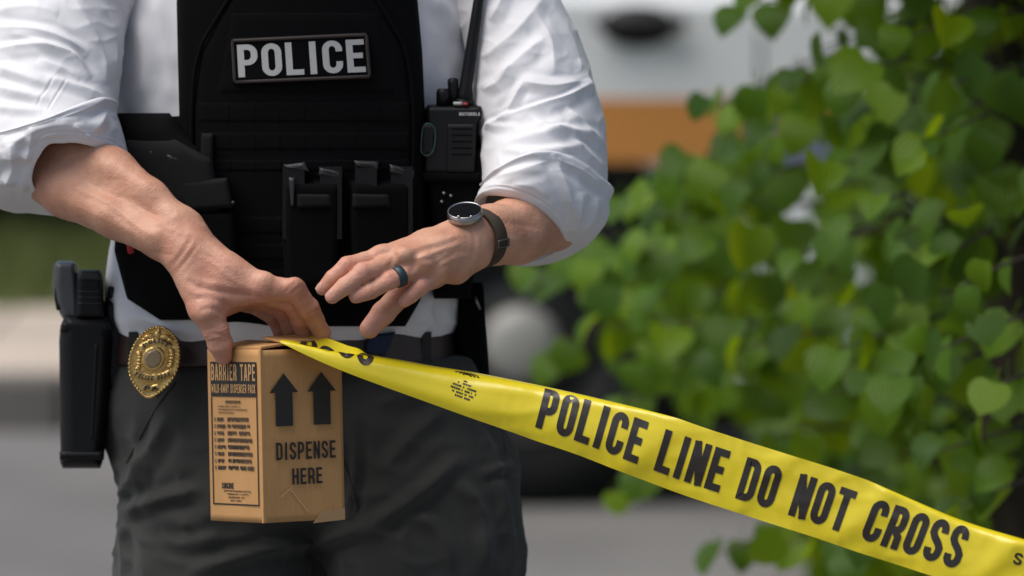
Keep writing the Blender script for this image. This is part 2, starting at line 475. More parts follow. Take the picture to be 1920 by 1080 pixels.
# --- grass on the bank
def scatter_mesh(P, D, N, S, shape_v, shape_f):
    """many small leaves in one mesh: positions, along, normal, size"""
    P, D, N = np.asarray(P), np.asarray(D), np.asarray(N); S = np.asarray(S)[:, None, None]
    D = D / np.linalg.norm(D, axis=1)[:, None]; X = np.cross(D, N); X /= np.linalg.norm(X, axis=1)[:, None] + 1e-9
    N = np.cross(X, D)
    sv = np.asarray(shape_v, float)
    V = P[:, None] + S * (sv[None, :, 0:1] * X[:, None] + sv[None, :, 1:2] * D[:, None] + sv[None, :, 2:3] * N[:, None])
    m = len(sv); sf = np.asarray(shape_f)
    F = (np.arange(len(P)) * m)[:, None, None] + sf[None]
    return V.reshape(-1, 3), F.reshape(-1, sf.shape[1])
n = 9000
P = np.stack([rng.uniform(-3.2, 1.5, n), rng.uniform(KERB_Y + 2.18, 20.2, n), np.full(n, .147)], 1)
D = rng.normal(0, .35, (n, 3)); D[:, 2] = 1
V, F = scatter_mesh(P, D, rng.normal(0, 1, (n, 3)), rng.uniform(.05, .11, n), [(-.06, 0, 0), (.06, 0, 0), (.0, 1, .25)], [(0, 1, 2)])
M_grass = mat('grass_blade', (.078, .098, .014), .7, var=.4, vscale=3)
tag(obj('grass', V, F, M_grass, smooth=False), 'short green grass on the bank behind the sidewalk', 'grass', kind='stuff')

# --- hedge behind the lawn
def leaf_mat(name, col, trans, tr=.45, rough=.42, attr=False):
    m = bpy.data.materials.new(name); m.use_nodes = True; nt = m.node_tree
    b = nt.nodes['Principled BSDF']; out = nt.nodes['Material Output']
    oi = nt.nodes.new('ShaderNodeObjectInfo'); geo = nt.nodes.new('ShaderNodeNewGeometry')
    rnd = geo.outputs['Random Per Island'] if attr else oi.outputs['Random']
    def ramp(c, k):
        r = nt.nodes.new('ShaderNodeValToRGB'); c = np.array(c)
        r.color_ramp.elements[0].color = (*(c * np.array([.55, .62, .9])), 1); r.color_ramp.elements[1].color = (*(c * np.array([1.9, 1.6, 1.0])), 1); e_ = r.color_ramp.elements.new(.75); e_.color = (*(c * np.array([1.1, 1.12, 1.0])), 1)
        nt.links.new(rnd, r.inputs[0]); return r
    r1, r2 = ramp(col, 0), ramp(trans, 1)
    tc = nt.nodes.new('ShaderNodeTexCoord'); vn = nt.nodes.new('ShaderNodeTexWave'); vn.inputs['Scale'].default_value = 3.2
    vn.inputs['Distortion'].default_value = 1.5; nt.links.new(tc.outputs['Object'], vn.inputs['Vector'])
    bp = nt.nodes.new('ShaderNodeBump'); bp.inputs['Strength'].default_value = .0 if attr else .25; bp.inputs['Distance'].default_value = .03
    nt.links.new(vn.outputs['Fac'], bp.inputs['Height'])
    b.inputs['Specular IOR Level'].default_value = .22
    nt.links.new(r1.outputs[0], b.inputs['Base Color']); b.inputs['Roughness'].default_value = rough
    nt.links.new(bp.outputs[0], b.inputs['Normal'])
    t = nt.nodes.new('ShaderNodeBsdfTranslucent'); nt.links.new(r2.outputs[0], t.inputs[0])
    mx = nt.nodes.new('ShaderNodeMixShader'); mx.inputs[0].default_value = tr
    nt.links.new(b.outputs[0], mx.inputs[1]); nt.links.new(t.outputs[0], mx.inputs[2]); nt.links.new(mx.outputs[0], out.inputs['Surface'])
    return m
M_hedge = leaf_mat('shade_tinted_hedge_leaf', (.010, .014, .005), (.01, .015, .004), .2, attr=True)  # leaf colour darkened to carry the shade on the hedge
M_bark = mat('bark', (.055, .042, .03), .9, var=.4, vscale=18, bump=.9, bscale=60, stretch=(1, 1, .25))
hedge = empty('hedge', (-1.5, 20.6, 0), 'dark clipped hedge across the far side of the lawn', 'hedge')
bm = bmesh.new(); bm_box(bm, (0, 20.8, 1.3), (30, 1.0, 2.5), .25, seg=3)
bm_obj('hedge_core', bm, mat('hedge_shade', (.008, .012, .005), 1.0, var=.4, vscale=6), hedge)
n = 15000
P = np.stack([rng.uniform(-4.5, 3, n), 20.25 + rng.normal(0, .12, n), rng.uniform(.05, 2.7, n)], 1)
D = rng.normal(0, .6, (n, 3)); D[:, 1] -= .8
V, F = scatter_mesh(P, D, rng.normal(0, 1, (n, 3)) + np.array([0, -.5, .8]), rng.uniform(.05, .09, n),
                    [(0, 0, 0), (.3, .4, .05), (0, 1, 0), (-.3, .4, .05)], [(0, 1, 2, 3)])
tag(obj('hedge_foliage', V, F, M_hedge, hedge, smooth=False), kind='stuff')
for q in range(9):
    v, f = tube([(-4.2 + q, 20.7, 0), (-4.15 + q, 20.72, 1.2)], [.04, .025], 8); obj('stem', v, f, M_bark, hedge)

# ================================================================== PARKED VEHICLE
M_white = mat('white_vehicle_paint', (.80, .81, .82), .32, var=.03, vscale=2, coat=.6)
M_orange = mat('orange_reflective_film', (.62, .26, .062), .5, var=.06, vscale=4)
M_blue = mat('blue_film', (.17, .19, .27), .45, var=.1)
M_black = mat('black_plastic', (.006, .006, .0065), .6, var=.2)
M_rubber = mat('tyre_rubber', (.005, .005, .005), .95, var=.25, vscale=20, bump=.4, bscale=120)
M_steel = mat('black_steel_wheel', (.006, .006, .006), .7, var=.2)
M_cap = mat('grey_hub_cap', (.36, .35, .32), .5, metal=.2, var=.06)
M_glass = mat('dark_tinted_glass', (.012, .014, .016), .05, var=.1, coat=.5)
M_red = mat('red_lens', (.45, .01, .01), .15, var=.1)
M_lamp = mat('clear_lens', (.7, .7, .72), .1, var=.05)
VX, VY0, VY1 = .02, 13.3, 14.97                  # rear axle, near side, far side
car = empty('parked_vehicle', (VX + 1.4, (VY0 + VY1) / 2, 0),
            'white patrol vehicle with orange side stripe and black door handle parked at the far kerb', 'vehicle')
RA, WB, AR = .385, 2.95, .515                       # tyre radius, wheelbase, arch radius
def arch(cx, n=14):
    a0 = math.asin((.30 - RA) / AR) if .30 < RA else 0
    return [(cx + AR * math.cos(a), RA + AR * math.sin(a)) for a in np.linspace(math.pi - a0, a0, n)]
prof = [(VX - .93, .42), (VX - .90, .32)] + arch(VX) + arch(VX + WB) + [(VX + WB + .72, .30), (VX + WB + .86, .45), (VX + WB + .84, .80),
        (VX + WB + .55, 1.02), (VX + WB - .55, 1.16), (VX - .2, 1.215), (VX - .85, 1.20), (VX - .93, 1.05)]
bm = bmesh.new()
vs = [bm.verts.new((p[0], VY0, p[1])) for p in prof]; f = bm.faces.new(vs)
r = bmesh.ops.extrude_face_region(bm, geom=[f]); bmesh.ops.translate(bm, vec=(0, VY1 - VY0, 0), verts=[e for e in r['geom'] if isinstance(e, bmesh.types.BMVert)])
es = [e for e in bm.edges if abs(e.verts[0].co.y - e.verts[1].co.y) < 1e-5]
bmesh.ops.bevel(bm, geom=es, offset=.035, segments=3, profile=.6, affect='EDGES')
body = bm_obj('body', bm, M_white, car, smooth=False)
# upper cabin
tz = 1.80
cab = [(VX - .86, 1.195), (VX + WB - .62, 1.15), (VX + WB - 1.15, tz - .06), (VX + WB - 1.45, tz), (VX - .45, tz), (VX - .72, tz - .08)]
bm = bmesh.new(); ins = .16
vs = [bm.verts.new((p[0], VY0 + .035 + (ins if p[1] > 1.5 else 0), p[1])) for p in cab]; vb = [bm.verts.new((p[0], VY1 - .035 - (ins if p[1] > 1.5 else 0), p[1])) for p in cab]
bm.faces.new(vs); bm.faces.new(vb[::-1])
for i in range(len(cab)): bm.faces.new((vs[i], vb[i], vb[(i + 1) % 6], vs[(i + 1) % 6]))
bmesh.ops.bevel(bm, geom=list(bm.edges), offset=.03, segments=2, profile=.6, affect='EDGES')
bm_obj('cabin', bm, M_white, car)
def side_y(z, off): return VY0 + .035 + ins * max(0, (z - 1.19)) / (tz - .1 - 1.19) - off
for a0, a1, b0, b1 in ((VX - .62, VX - .05, VX - .50, VX - .05), (VX + .05, VX + .92, VX + .05, VX + .90), (VX + 1.02, VX + 2.12, VX + 1.02, VX + 1.70)):
    q = [(a0, side_y(1.27, .006), 1.27), (a1, side_y(1.27, .006), 1.27), (b1, side_y(1.68, .006), 1.68), (b0, side_y(1.68, .006), 1.68)]
    v = q + [(p[0], p[1] + .02, p[2]) for p in q]
    obj('window', v, [(0, 1, 2, 3), (0, 4, 5, 1), (1, 5, 6, 2), (2, 6, 7, 3), (3, 7, 4, 0)], M_glass, car, smooth=False)
# doors: shut lines and black handles
for k, hx in enumerate((.275, 1.30)):
    for gx in ((VX + .56, VX + 1.0) if k == 0 else (VX + 2.18,)):
        box('door_gap', (gx, VY0 + .003, .72), (.008, .012, .80), M_black, car)
    hd = empty('door_handle', (VX + hx, VY0, 1.14)); hd.parent = car; hd.matrix_parent_inverse = Matrix.Translation(car.location).inverted()
    v, f = lathe([(.0, -.004), (.055, -.004), (.056, -.008), (.0, -.010)], (VX + hx + .0, VY0, 1.137), (0, -1, 0), 24, False)
    v = np.array(v); v[:, 1] = VY0 - (VY0 - v[:, 1]); v[:, 0] = VX + hx + (v[:, 0] - VX - hx) * 1.6; v[:, 1] -= .013 ; v[:, 2] = 1.137 + (v[:, 2] - 1.137) * .9
    me = mesh_of('handle_cup', v, f, M_black)
    cup = put('handle_cup', me, car); cup.name = 'handle_cup'
    bpy.data.objects.remove(hd)
    box('door_handle', (VX + hx + .005, VY0 - .035, 1.145), (.215, .026, .036), M_black, car, bev=.011, smooth=True)
box('side_stripe', (VX + WB / 2 - .03, VY0 - .0022, .893), (WB + 1.66, .004, .150), M_orange, car)
box('side_emblem', (VX + .74, VY0 - .0052, .86), (.30, .004, .12), M_blue, car)
box('side_sill', (VX + WB / 2, VY0 + .02, .30), (WB - 1.06, .05, .08), M_black, car, bev=.012)
box('rear_bumper', (VX - .90, (VY0 + VY1) / 2, .47), (.16, VY1 - VY0 - .03, .2), M_black, car, bev=.04)
box('front_bumper', (VX + WB + .84, (VY0 + VY1) / 2, .45), (.16, VY1 - VY0 - .03, .22), M_black, car, bev=.04)
box('underbody', (VX + WB / 2, (VY0 + VY1) / 2, .33), (WB + 1.3, VY1 - VY0 - .5, .24), M_black, car)
for yy in (VY0 + .12, VY1 - .12):
    box('tail_light', (VX - .925, yy, .98), (.05, .16, .3), M_red, car, bev=.015)
    box('headlight', (VX + WB + .72, yy, .86), (.2, .2, .12), M_lamp, car, bev=.03)
for ax_ in (VX, VX + WB):
    for yy, sg in ((VY0 + .03, -1), (VY1 - .03, 1)):
        wh = empty('wheel', (ax_, yy, RA)); wh.parent = car; wh.matrix_parent_inverse = Matrix.Translation(car.location).inverted()
        def wput(name, prof, m):
            v, f = lathe(prof, (ax_, yy, RA), (0, sg, 0), 40, False)
            v = np.array(v)
            if name == 'wheel_well': v[:, 2] = np.maximum(v[:, 2], .36)
            o = put(name, mesh_of(name, v, f, m)); o.parent = wh
            o.matrix_parent_inverse = Matrix.Identity(4); o.matrix_basis = Matrix.Translation((-ax_, -yy, -RA))
            return o
        wput('tyre', [(.235, -.22), (.30, -.235), (.355, -.225), (.377, -.19), (.38, -.11), (.377, -.03), (.355, .008), (.30, .018), (.235, .0)], M_rubber)
        wput('wheel_well', [(AR - .012, -.42), (AR - .012, -.02), (AR - .04, -.02), (AR - .04, -.42)], M_black)
        wput('rim', [(.237, -.20), (.236, .004), (.225, .002), (.21, -.03), (.16, -.045), (.13, -.015), (.0, -.012)], M_steel)
        wput('hub_cap', [(.092, -.016), (.090, .010), (.072, .026), (.045, .033), (.0, .035)], M_cap)

# ================================================================== LEAFY TREE ON THE RIGHT
def heart(n=7, wide=1.0, droop=.28, cup=.16, skew=0.0):
    """broad heart-shaped leaf, length 1 along +y, folded along the midrib"""
    t = np.linspace(0, 1, n)
    half = np.array([.05, .30, .475, .53, .495, .34, .0]) * wide; yy = np.array([-.02, -.05, .09, .29, .52, .75, 1.0])
    V = [(0, y if 0 < i else .02, 0) for i, y in enumerate([.02, .04, .12, .3, .52, .76, 1.0])]
    nV = len(V)
    zf = cup
    for s in (-1, 1):
        V += [(s * h, y, zf * h - droop * (y - .4) ** 2 + .07 + s * skew * h) for h, y in zip(half[1:6], yy[1:6])]
    V = [(v[0], v[1], v[2] if i >= nV else -droop * (v[1] - .4) ** 2 + .045) for i, v in enumerate(V)]
    F = []
    for s in (0, 1):
        o = nV + 5 * s
        L = [o + i for i in range(5)]
        q = [(0, 1, L[0]), (1, 2, L[1], L[0]), (2, 3, L[2], L[1]), (3, 4, L[3], L[2]), (4, 5, L[4], L[3]), (5, 6, L[4])]
        F += [tuple(reversed(f)) if s else f for f in q]
    # petiole
    b = len(V); V += [(-.012, .03, 0), (.012, .03, 0), (.012, -.42, .12), (-.012, -.42, .12)]; F.append((b, b + 1, b + 2, b + 3))
    return V, F
LV, LF = heart()
M_leaf = leaf_mat('leaf_green', (.062, .132, .009), (.42, .56, .007), .36, rough=.42)
M_leafs = leaf_mat('leaf_green_mass', (.062, .132, .009), (.42, .56, .007), .36, rough=.42, attr=True)
leaf_mes = [mesh_of('leaf', *heart(wide=w_, droop=d_, cup=c_, skew=k_), M_leaf) for w_, d_, c_, k_ in ((1, .28, .16, 0), (.92, .5, .3, .1), (1.08, .15, .08, -.12), (.86, .7, -.12, .15), (1.0, .4, .42, 0))]
TY = 9.35
TB = WY(1890, 700, TY); TB[2] = 0
tree = empty('leafy_tree', tuple(TB), 'leafy young tree with broad heart-shaped green leaves right of the officer', 'tree')
LT = []       # leaves: (pos, along, normal, size)
def in_poly(x, y, poly):
    c = False; j = len(poly) - 1
    for i in range(len(poly)):
        xi, yi = poly[i]; xj, yj = poly[j]
        if (yi > y) != (yj > y) and x < (xj - xi) * (y - yi) / (yj - yi) + xi: c = not c
        j = i
    return c
HOLES = [(1455, 468, 18), (1412, 552, 20), (1600, 180, 24), (1752, 92, 26), (1430, 415, 16), (1690, 178, 18), (1520, 240, 38), (1450, 262, 30), (1480, 555, 14)]
def add_leaf(px, py, Y, size, spread=.55):
    p = WY(px, py, Y)
    d = np.array([rng.normal(-.25, spread), rng.normal(-.35, spread * .8), rng.normal(-.8, .3)])
    nrm = np.array([rng.normal(-.25, .6), rng.normal(-.55, .55), rng.normal(.75, .5)])
    d = d / np.linalg.norm(d)
    LT.append((p - d * size * .45, d, nrm, size))
def fill(poly, n, Yf, s0, s1, holes=True):
    xs = [p[0] for p in poly]; ys = [p[1] for p in poly]; k = 0; tries = 0
    while k < n and tries < n * 30:
        tries += 1
        x, y = rng.uniform(min(xs), max(xs)), rng.uniform(min(ys), max(ys))
        if not in_poly(x, y, poly): continue
        if holes and noise3(np.array([[x, y * 1.3, 0.0]]), 95.0, 4)[0] < .34: continue
        if holes and any(math.hypot(x - hx, y - hy) < hr + 22 for hx, hy, hr in HOLES): continue
        add_leaf(x, y, Yf(x, y), rng.uniform(s0, s1)); k += 1
main = [(1190, 360), (1340, 300), (1400, 215), (1540, 180), (1590, 90), (1660, 0), (1960, -20), (1960, 1110), (1580, 1110), (1540, 1000), (1500, 900), (1340, 800), (1250, 760), (1200, 690), (1160, 620), (1060, 545), (1080, 490), (1200, 450)]
front = lambda x, y: np.interp(x, [1000, 1350, 1650, 1920], [8.7, 8.0, 7.3, 7.1]) + abs(rng.normal(0, .3))
TWIGS = []
def spray(a, b, Y, s0=.048, s1=.080, step=37):
    """a leafy twig: leaves set alternately along it, hanging tip down"""
    a, b = np.array(a, float), np.array(b, float); L = np.hypot(*(b - a)); n = max(2, int(L / step)); pts = []
    for i in range(n + 1):
        t = i / n; sag = 18 * t * t
        x, y = a + (b - a) * t; y += sag; Yt = Y - .12 * t; pts.append(WY(x, y, Yt))
        if i == 0: continue
        side = 1 if i % 2 else -1
        p = WY(x + rng.normal(0, 8), y + side * rng.uniform(4, 16), Yt + side * .03)
        d = np.array([rng.normal(-.35, .3), rng.normal(-.3, .3), rng.normal(-.85, .2)]); d /= np.linalg.norm(d)
        nr = np.array([rng.normal(-.25, .45), rng.normal(-.55, .35), rng.normal(.75, .3)])
        LT.append((p - d * .012, d, nr, rng.uniform(s0, s1) * (1 - .18 * t)))
    TWIGS.append(pts)
for a, b in (((1500, 185), (1325, 190)), ((1520, 265), (1230, 300)), ((1500, 320), (1165, 350)), ((1480, 370), (1200, 400)), ((1430, 430), (985, 500)), ((1380, 480), (1060, 520)), ((1470, 545), (1150, 545)),
             ((1430, 590), (1020, 650)), ((1420, 650), (1180, 690)), ((1650, -20), (1365, -5)), ((1720, 40), (1545, 70)), ((1560, 430), (1330, 450)), ((1600, 500), (1450, 520)), ((1560, 620), (1380, 640)), ((1530, 300), (1400, 330)),
             ((1930, 360), (1690, 420)), ((1860, 430), (1720, 500)), ((1830, 540), (1630, 560)), ((1780, 590), (1570, 640)), ((1930, 590), (1760, 640)), ((1840, 660), (1670, 740)), ((1930, 700), (1850, 720)), ((1720, 280), (1540, 300)),
             ((1760, 180), (1570, 210)), ((1850, 215), (1730, 260)), ((1930, 120), (1760, 150)), ((1930, 20), (1700, 50)), ((1930, 480), (1800, 520)), ((1270, 860), (1150, 905)), ((1530, 990), (1350, 1020)), ((1620, 985), (1450, 1010)),
             ((1700, 700), (1560, 720)), ((1930, 800), (1760, 830)), ((1930, 900), (1800, 930)), ((1700, 360), (1590, 400)), ((1260, 740), (1160, 745)), ((1640, 120), (1455, 150)), ((1600, 225), (1385, 235)), ((1570, 165), (1345, 180)), ((1700, 110), (1590, 130)), ((1360, 340), (1190, 375)), ((1640, 430), (1500, 460)), ((1300, 600), (1120, 600))):
    Yc = float(np.interp(b[0], [1000, 1350, 1650, 1850], [8.75, 8.1, 7.45, 7.2]))
    spray(a, b, Yc + rng.uniform(-.1, .15))
fill(main, 60, front, .046, .070)
back = lambda x, y: np.interp(x, [1000, 1350, 1650, 1920], [9.2, 8.9, 8.4, 8.2]) + rng.uniform(0, 1.5)
fill(main, 85, back, .052, .08)
fill([(1600, 60), (1960, -40), (1960, 1120), (1560, 1110), (1480, 700), (1560, 300)], 260, lambda x, y: rng.uniform(9.2, 10.8), .06, .09)
fill([(1480, 330), (1700, 100), (1960, -40), (1960, 1120), (1560, 1110), (1420, 760)], 1300, lambda x, y: rng.uniform(10.0, 12.0), .075, .105)
fill([(1200, 400), (1420, 300), (1500, 700), (1400, 820), (1220, 700)], 45, lambda x, y: rng.uniform(9.0, 10.0), .075, .10)
# rest of the crown, above and right of the picture, plus leaves added for shade
n_rest = 19000
P = rng.normal(0, 1, (n_rest, 3)); P /= np.linalg.norm(P, axis=1)[:, None]; P *= rng.uniform(.25, 1, (n_rest, 1)) ** .5
P = P * np.array([1.8, 2.3, 1.5]) + np.array([TB[0] + .1, TB[1] - .5, 2.85])
qx, qy = proj(P); inv = (qx > -60) & (qx < 1990) & (qy > -130) & (qy < 1130)
P = P[~inv]
P = P[(P[:, 2] > 1.0) & (P[:, 0] > np.where(P[:, 2] < 1.75, .6, .22))]
low = np.stack([rng.uniform(1.12, 2.3, 900), rng.uniform(7.6, 10.6, 900), rng.uniform(.3, 1.8, 900)], 1)
qx, qy = proj(low); low = low[qx > 1990]
shade = np.stack([rng.uniform(-.05, 2.7, 14000), rng.uniform(6.6, 12.6, 14000), rng.uniform(1.32, 2.3, 14000)], 1); shade = shade[shade[:, 0] > .46]  # unseen leaf layer added overhead to shade the visible foliage
qx, qy = proj(shade); shade = shade[(qy < -150) & ((shade[:, 1] < 10.6) | (shade[:, 0] > .6))]
P = np.concatenate([P, low, shade])
dd = rng.normal(0, .5, (len(P), 3)) + np.array([-.1, -.2, -.75]); nn = rng.normal(0, .5, (len(P), 3)) + np.array([-.1, -.2, .8])
ss = rng.uniform(.08, .115, len(P))
V, F = [], []
tri = []
for f in LF: tri += [(f[0], f[i], f[i + 1]) for i in range(1, len(f) - 1)]
V, F = scatter_mesh(P, dd, nn, ss, LV, tri)
# nearest leaves in view become single leaves, the others join the mass
LT.sort(key=lambda t: t[0][1])
def leaf_matrix(t):
    p, d, nr, s = t
    d = Vector(d).normalized(); X = d.cross(Vector(nr)).normalized(); N = X.cross(d)
    m = Matrix((X, d, N)).transposed().to_4x4()
    return Matrix.Translation(Vector(p) - tree.location) @ m @ Matrix.Diagonal((s, s, s, 1))
for t in LT[:300]:
    o = bpy.data.objects.new('leaf', random.choice(leaf_mes)); COL.objects.link(o); o.parent = tree; o.matrix_basis = leaf_matrix(t)
R_ = LT[300:]
V2, F2 = scatter_mesh([t[0] for t in R_], [t[1] for t in R_], [t[2] for t in R_], [t[3] for t in R_], LV, tri)
tag(obj('crown', np.concatenate([V, V2]), np.concatenate([F, F2 + len(V)]), M_leafs, tree), kind='stuff')  # includes the leaves added for shade
# trunk and boughs
tp = [np.array(TB), TB + np.array([.01, 0, .7]), TB + np.array([-.03, .02, 1.5]), TB + np.array([.03, 0, 2.4]), TB + np.array([.05, .05, 3.6])]
v, f = tube(catmull(tp, 24), np.linspace(.075, .022, 24), 12); obj('trunk', v, f, M_bark, tree)
def bough(z0, ends):
    for e in ends:
        a = TB + np.array([0, 0, z0]); e = np.asarray(e); m1 = a * .55 + e * .45 + np.array([0, 0, .10]); 
        pts = catmull([a, m1, e], 14); v, f = tube(pts, np.linspace(.007, .0018, 14), 7); obj('branch', v, f, M_bark, tree)
for pts in TWIGS:
    v, f = tube(catmull(np.array(pts), 8), np.linspace(.0032, .0012, 8), 5); obj('twig', v, f, M_bark, tree)
bough(.9, [WY(1040, 505, 8.9), WY(1060, 640, 8.8), WY(1200, 420, 8.8), WY(1460, 560, 8.3)])
bough(1.15, [WY(1340, 195, 8.5), WY(1260, 330, 8.7), WY(1370, -10, 8.3), WY(1560, 60, 8.2)])
bough(.5, [WY(1190, 890, 8.7), WY(1380, 1030, 8.3), WY(1640, 800, 7.6)])
bough(1.5, [(TB[0] - .8, TB[1] - .5, 2.6), (TB[0] + .9, TB[1] - .3, 2.7), (TB[0] + .3, TB[1] + .9, 2.8)])
# planted bed with a kerb round the tree
bx0, bx1, by0, by1 = .62, 3.4, 7.4, 11.2
slab('planting_bed', bx0, bx1, by0, by1, -.01, .07, M_soil, 0)
bk = empty('bed_kerb', (bx0, by0, 0)); tag(bk, kind='structure')
for cx, cy, sx, sy in ((bx0 - .05, (by0 + by1) / 2, .1, by1 - by0 + .2), (bx1 + .05, (by0 + by1) / 2, .1, by1 - by0 + .2), ((bx0 + bx1) / 2, by0 - .05, bx1 - bx0 - .004, .1), ((bx0 + bx1) / 2, by1 + .05, bx1 - bx0 - .004, .1)):
    box('kerb_stone', (cx, cy, .055), (sx, sy, .12), M_kerb, bk, bev=.012)

# ================================================================== OFFICER
M_skin, nt, b = new_mat('skin')
tc = nt.nodes.new('ShaderNodeTexCoord')
n1 = nt.nodes.new('ShaderNodeTexNoise'); n1.inputs['Scale'].default_value = 28; n1.inputs['Detail'].default_value = 6
n2 = nt.nodes.new('ShaderNodeTexNoise'); n2.inputs['Scale'].default_value = 420; n2.inputs['Detail'].default_value = 4
n3 = nt.nodes.new('ShaderNodeTexVoronoi'); n3.inputs['Scale'].default_value = 520
for n in (n1, n2, n3): nt.links.new(tc.outputs['Object'], n.inputs['Vector'])
rp = nt.nodes.new('ShaderNodeValToRGB')
rp.color_ramp.elements[0].position = .36; rp.color_ramp.elements[1].position = .66
rp.color_ramp.elements[0].color = (.49, .228, .140, 1); rp.color_ramp.elements[1].color = (.61, .332, .218, 1)
nt.links.new(n1.outputs['Fac'], rp.inputs[0])
at = nt.nodes.new('ShaderNodeAttribute'); at.attribute_name = 'flush'
mx = nt.nodes.new('ShaderNodeMix'); mx.data_type = 'RGBA'; mx.inputs['B'].default_value = (.60, .24, .185, 1)
nt.links.new(at.outputs['Fac'], mx.inputs['Factor']); nt.links.new(rp.outputs[0], mx.inputs['A'])
nt.links.new(mx.outputs['Result'], b.inputs['Base Color'])
b.inputs['Roughness'].default_value = .52; b.inputs['Specular IOR Level'].default_value = .4
b.inputs['Subsurface Weight'].default_value = .12; b.inputs['Subsurface Radius'].default_value = (.9, .35, .2); b.inputs['Subsurface Scale'].default_value = .006
ad = nt.nodes.new('ShaderNodeMath'); ad.operation = 'MULTIPLY_ADD'; ad.inputs[1].default_value = .5
nt.links.new(n3.outputs['Distance'], ad.inputs[0]); nt.links.new(n2.outputs['Fac'], ad.inputs[2])
bp = nt.nodes.new('ShaderNodeBump'); bp.inputs['Strength'].default_value = .35; bp.inputs['Distance'].default_value = .0015
nt.links.new(ad.outputs[0], bp.inputs['Height']); nt.links.new(bp.outputs[0], b.inputs['Normal'])
M_nail = mat('fingernail', (.52, .27, .205), .3, var=.05)
M_shirt = weave('white_shirt_cloth', (.73, .715, .72), .85, 700, .10, var=.02, sheen=.15)
M_trouser = weave('charcoal_trouser_cloth', (.036, .035, .031), .8, 500, .35, var=.18, sheen=.12)
M_belt = mat('brown_leather_belt', (.034, .017, .014), .45, var=.25, vscale=60, bump=.3, bscale=300)
M_shoe = mat('black_leather', (.014, .013, .013), .35, var=.2)
M_hair = mat('short_brown_hair', (.05, .03, .018), .6, var=.4, vscale=120, bump=.8, bscale=500)

base = W(560, 650, -140); 
officer = empty('person', (float(base[0]), float(base[1]), 0),
                'officer in rolled-up white shirt and charcoal trousers drawing yellow tape from a box', 'person')

def J(*a): return W(*a)
def chain(fd, pts, k, F=None):
    for (p, r), (q, s) in zip(pts[:-1], pts[1:]): fd.cone(J(*p), M(r), J(*q), M(s), M(k), F)
def bounds(pts, pad):
    A = np.array([J(*p) for p in pts]); return A.min(0) - pad, A.max(0) + pad

def build_arm(pts_all, arm, palm, fingers, extra=None, h=.0017, kf=9, ksoft=16):
    lo, hi = bounds(pts_all, .06)
    fd = Field(lo, hi, h)
    for c in arm: chain(fd, c, ksoft)
    for c in palm: chain(fd, c, ksoft)
    if extra: extra(fd)
    palmF = fd.F.copy(); out = fd.F.copy()
    for f in fingers:
        g = [f[0]]
        for (p, r), (q, s) in zip(f[:-1], f[1:]):            # slimmer between the joints
            g += [(tuple((np.array(p) * .5 + np.array(q) * .5)), (r + s) / 2 * .93), (q, s * (1.03 if q is not f[-1][0] else 1.0))]
        G = fd.blank(); chain(fd, g, 4, G)
        out = np.minimum(out, Field.smin(palmF, G, M(kf)))
    fd.F = out
    V, Q = fd.mesh(1)
    N = vnormals(V, Q)
    d = .0005 * (noise3(V, .011, 3) - .5) + .0003 * (noise3(V, .005, 5) - .5) - .0002 * ridged(V, .0065, 9, 3) - .0005 * ridged(V * np.array([.6, .6, 1.0]), .026, 12, 5)
    return V + N * d[:, None], Q

# ---- right arm (picture left): hand gripping the box from above
r_arm = [[((-40, 262, -40), 46), ((40, 292, -5), 58), ((134, 350, 45), 60), ((224, 396, 88), 51), ((311, 441, 122), 47), ((350, 468, 136), 42)],
         [((90, 282, 10), 58), ((208, 325, 66), 47), ((276, 378, 100), 41), ((330, 424, 122), 38), ((352, 447, 128), 36)],
         [((352, 428, 118), 33), ((362, 442, 124), 30)]]
r_palm = [[((348, 465, 133), 45), ((425, 518, 150), 41), ((487, 540, 160), 29)],
          [((360, 462, 112), 40), ((478, 545, 138), 29)], [((362, 465, 98), 38), ((470, 552, 114), 27)], [((365, 470, 85), 33), ((462, 560, 94), 25)],
          [((352, 488, 142), 39), ((386, 578, 163), 33)], [((405, 548, 158), 30), ((452, 550, 156), 24)], [((398, 572, 152), 30), ((440, 560, 128), 26)]]
r_fing = [[((386, 578, 163), 32), ((405, 620, 163), 24), ((413, 645, 158), 23.5), ((419, 667, 152), 18)],
          [((487, 540, 160), 27), ((553, 544, 160), 21.5), ((578, 578, 148), 20), ((604, 624, 128), 17)],
          [((478, 545, 138), 26), ((546, 566, 140), 20.5), ((563, 596, 130), 19), ((572, 630, 112), 17)],
          [((470, 552, 114), 25), ((532, 580, 114), 20), ((546, 610, 104), 18), ((552, 640, 90), 16)],
          [((462, 560, 94), 23), ((512, 590, 92), 18), ((526, 616, 84), 16), ((530, 640, 74), 15)]]
def r_extra(fd):
    fd.cone(J(395, 548, 190), M(12), J(480, 562, 182), M(9), M(13), carve=True)      # fold of the web
    fd.cone(J(170, 345, 130), M(17), J(312, 412, 166), M(15), M(24), carve=True)     # hollow along the forearm
    fd.ell(J(552, 534, 168), np.full(3, M(15)), M(8)); fd.ell(J(496, 528, 166), np.full(3, M(17)), M(16)); fd.ell(J(385, 588, 176), np.full(3, M(15)), M(16))
    for a, b_, r_ in (((352, 520, 186), (372, 588, 200), 5), ((338, 505, 180), (352, 560, 192), 5), ((410, 556, 196), (432, 596, 178), 6)):
        fd.cone(J(*a), M(r_), J(*b_), M(r_), M(9), carve=True)
    fd.cone(J(404, 631, 195), M(8), J(416, 628, 195), M(8), M(6), carve=True)
VR, QR = build_arm([(-60, 230, -60), (620, 690, 190), (-60, 420, 60), (300, 250, 60)], r_arm, r_palm, r_fing, r_extra)

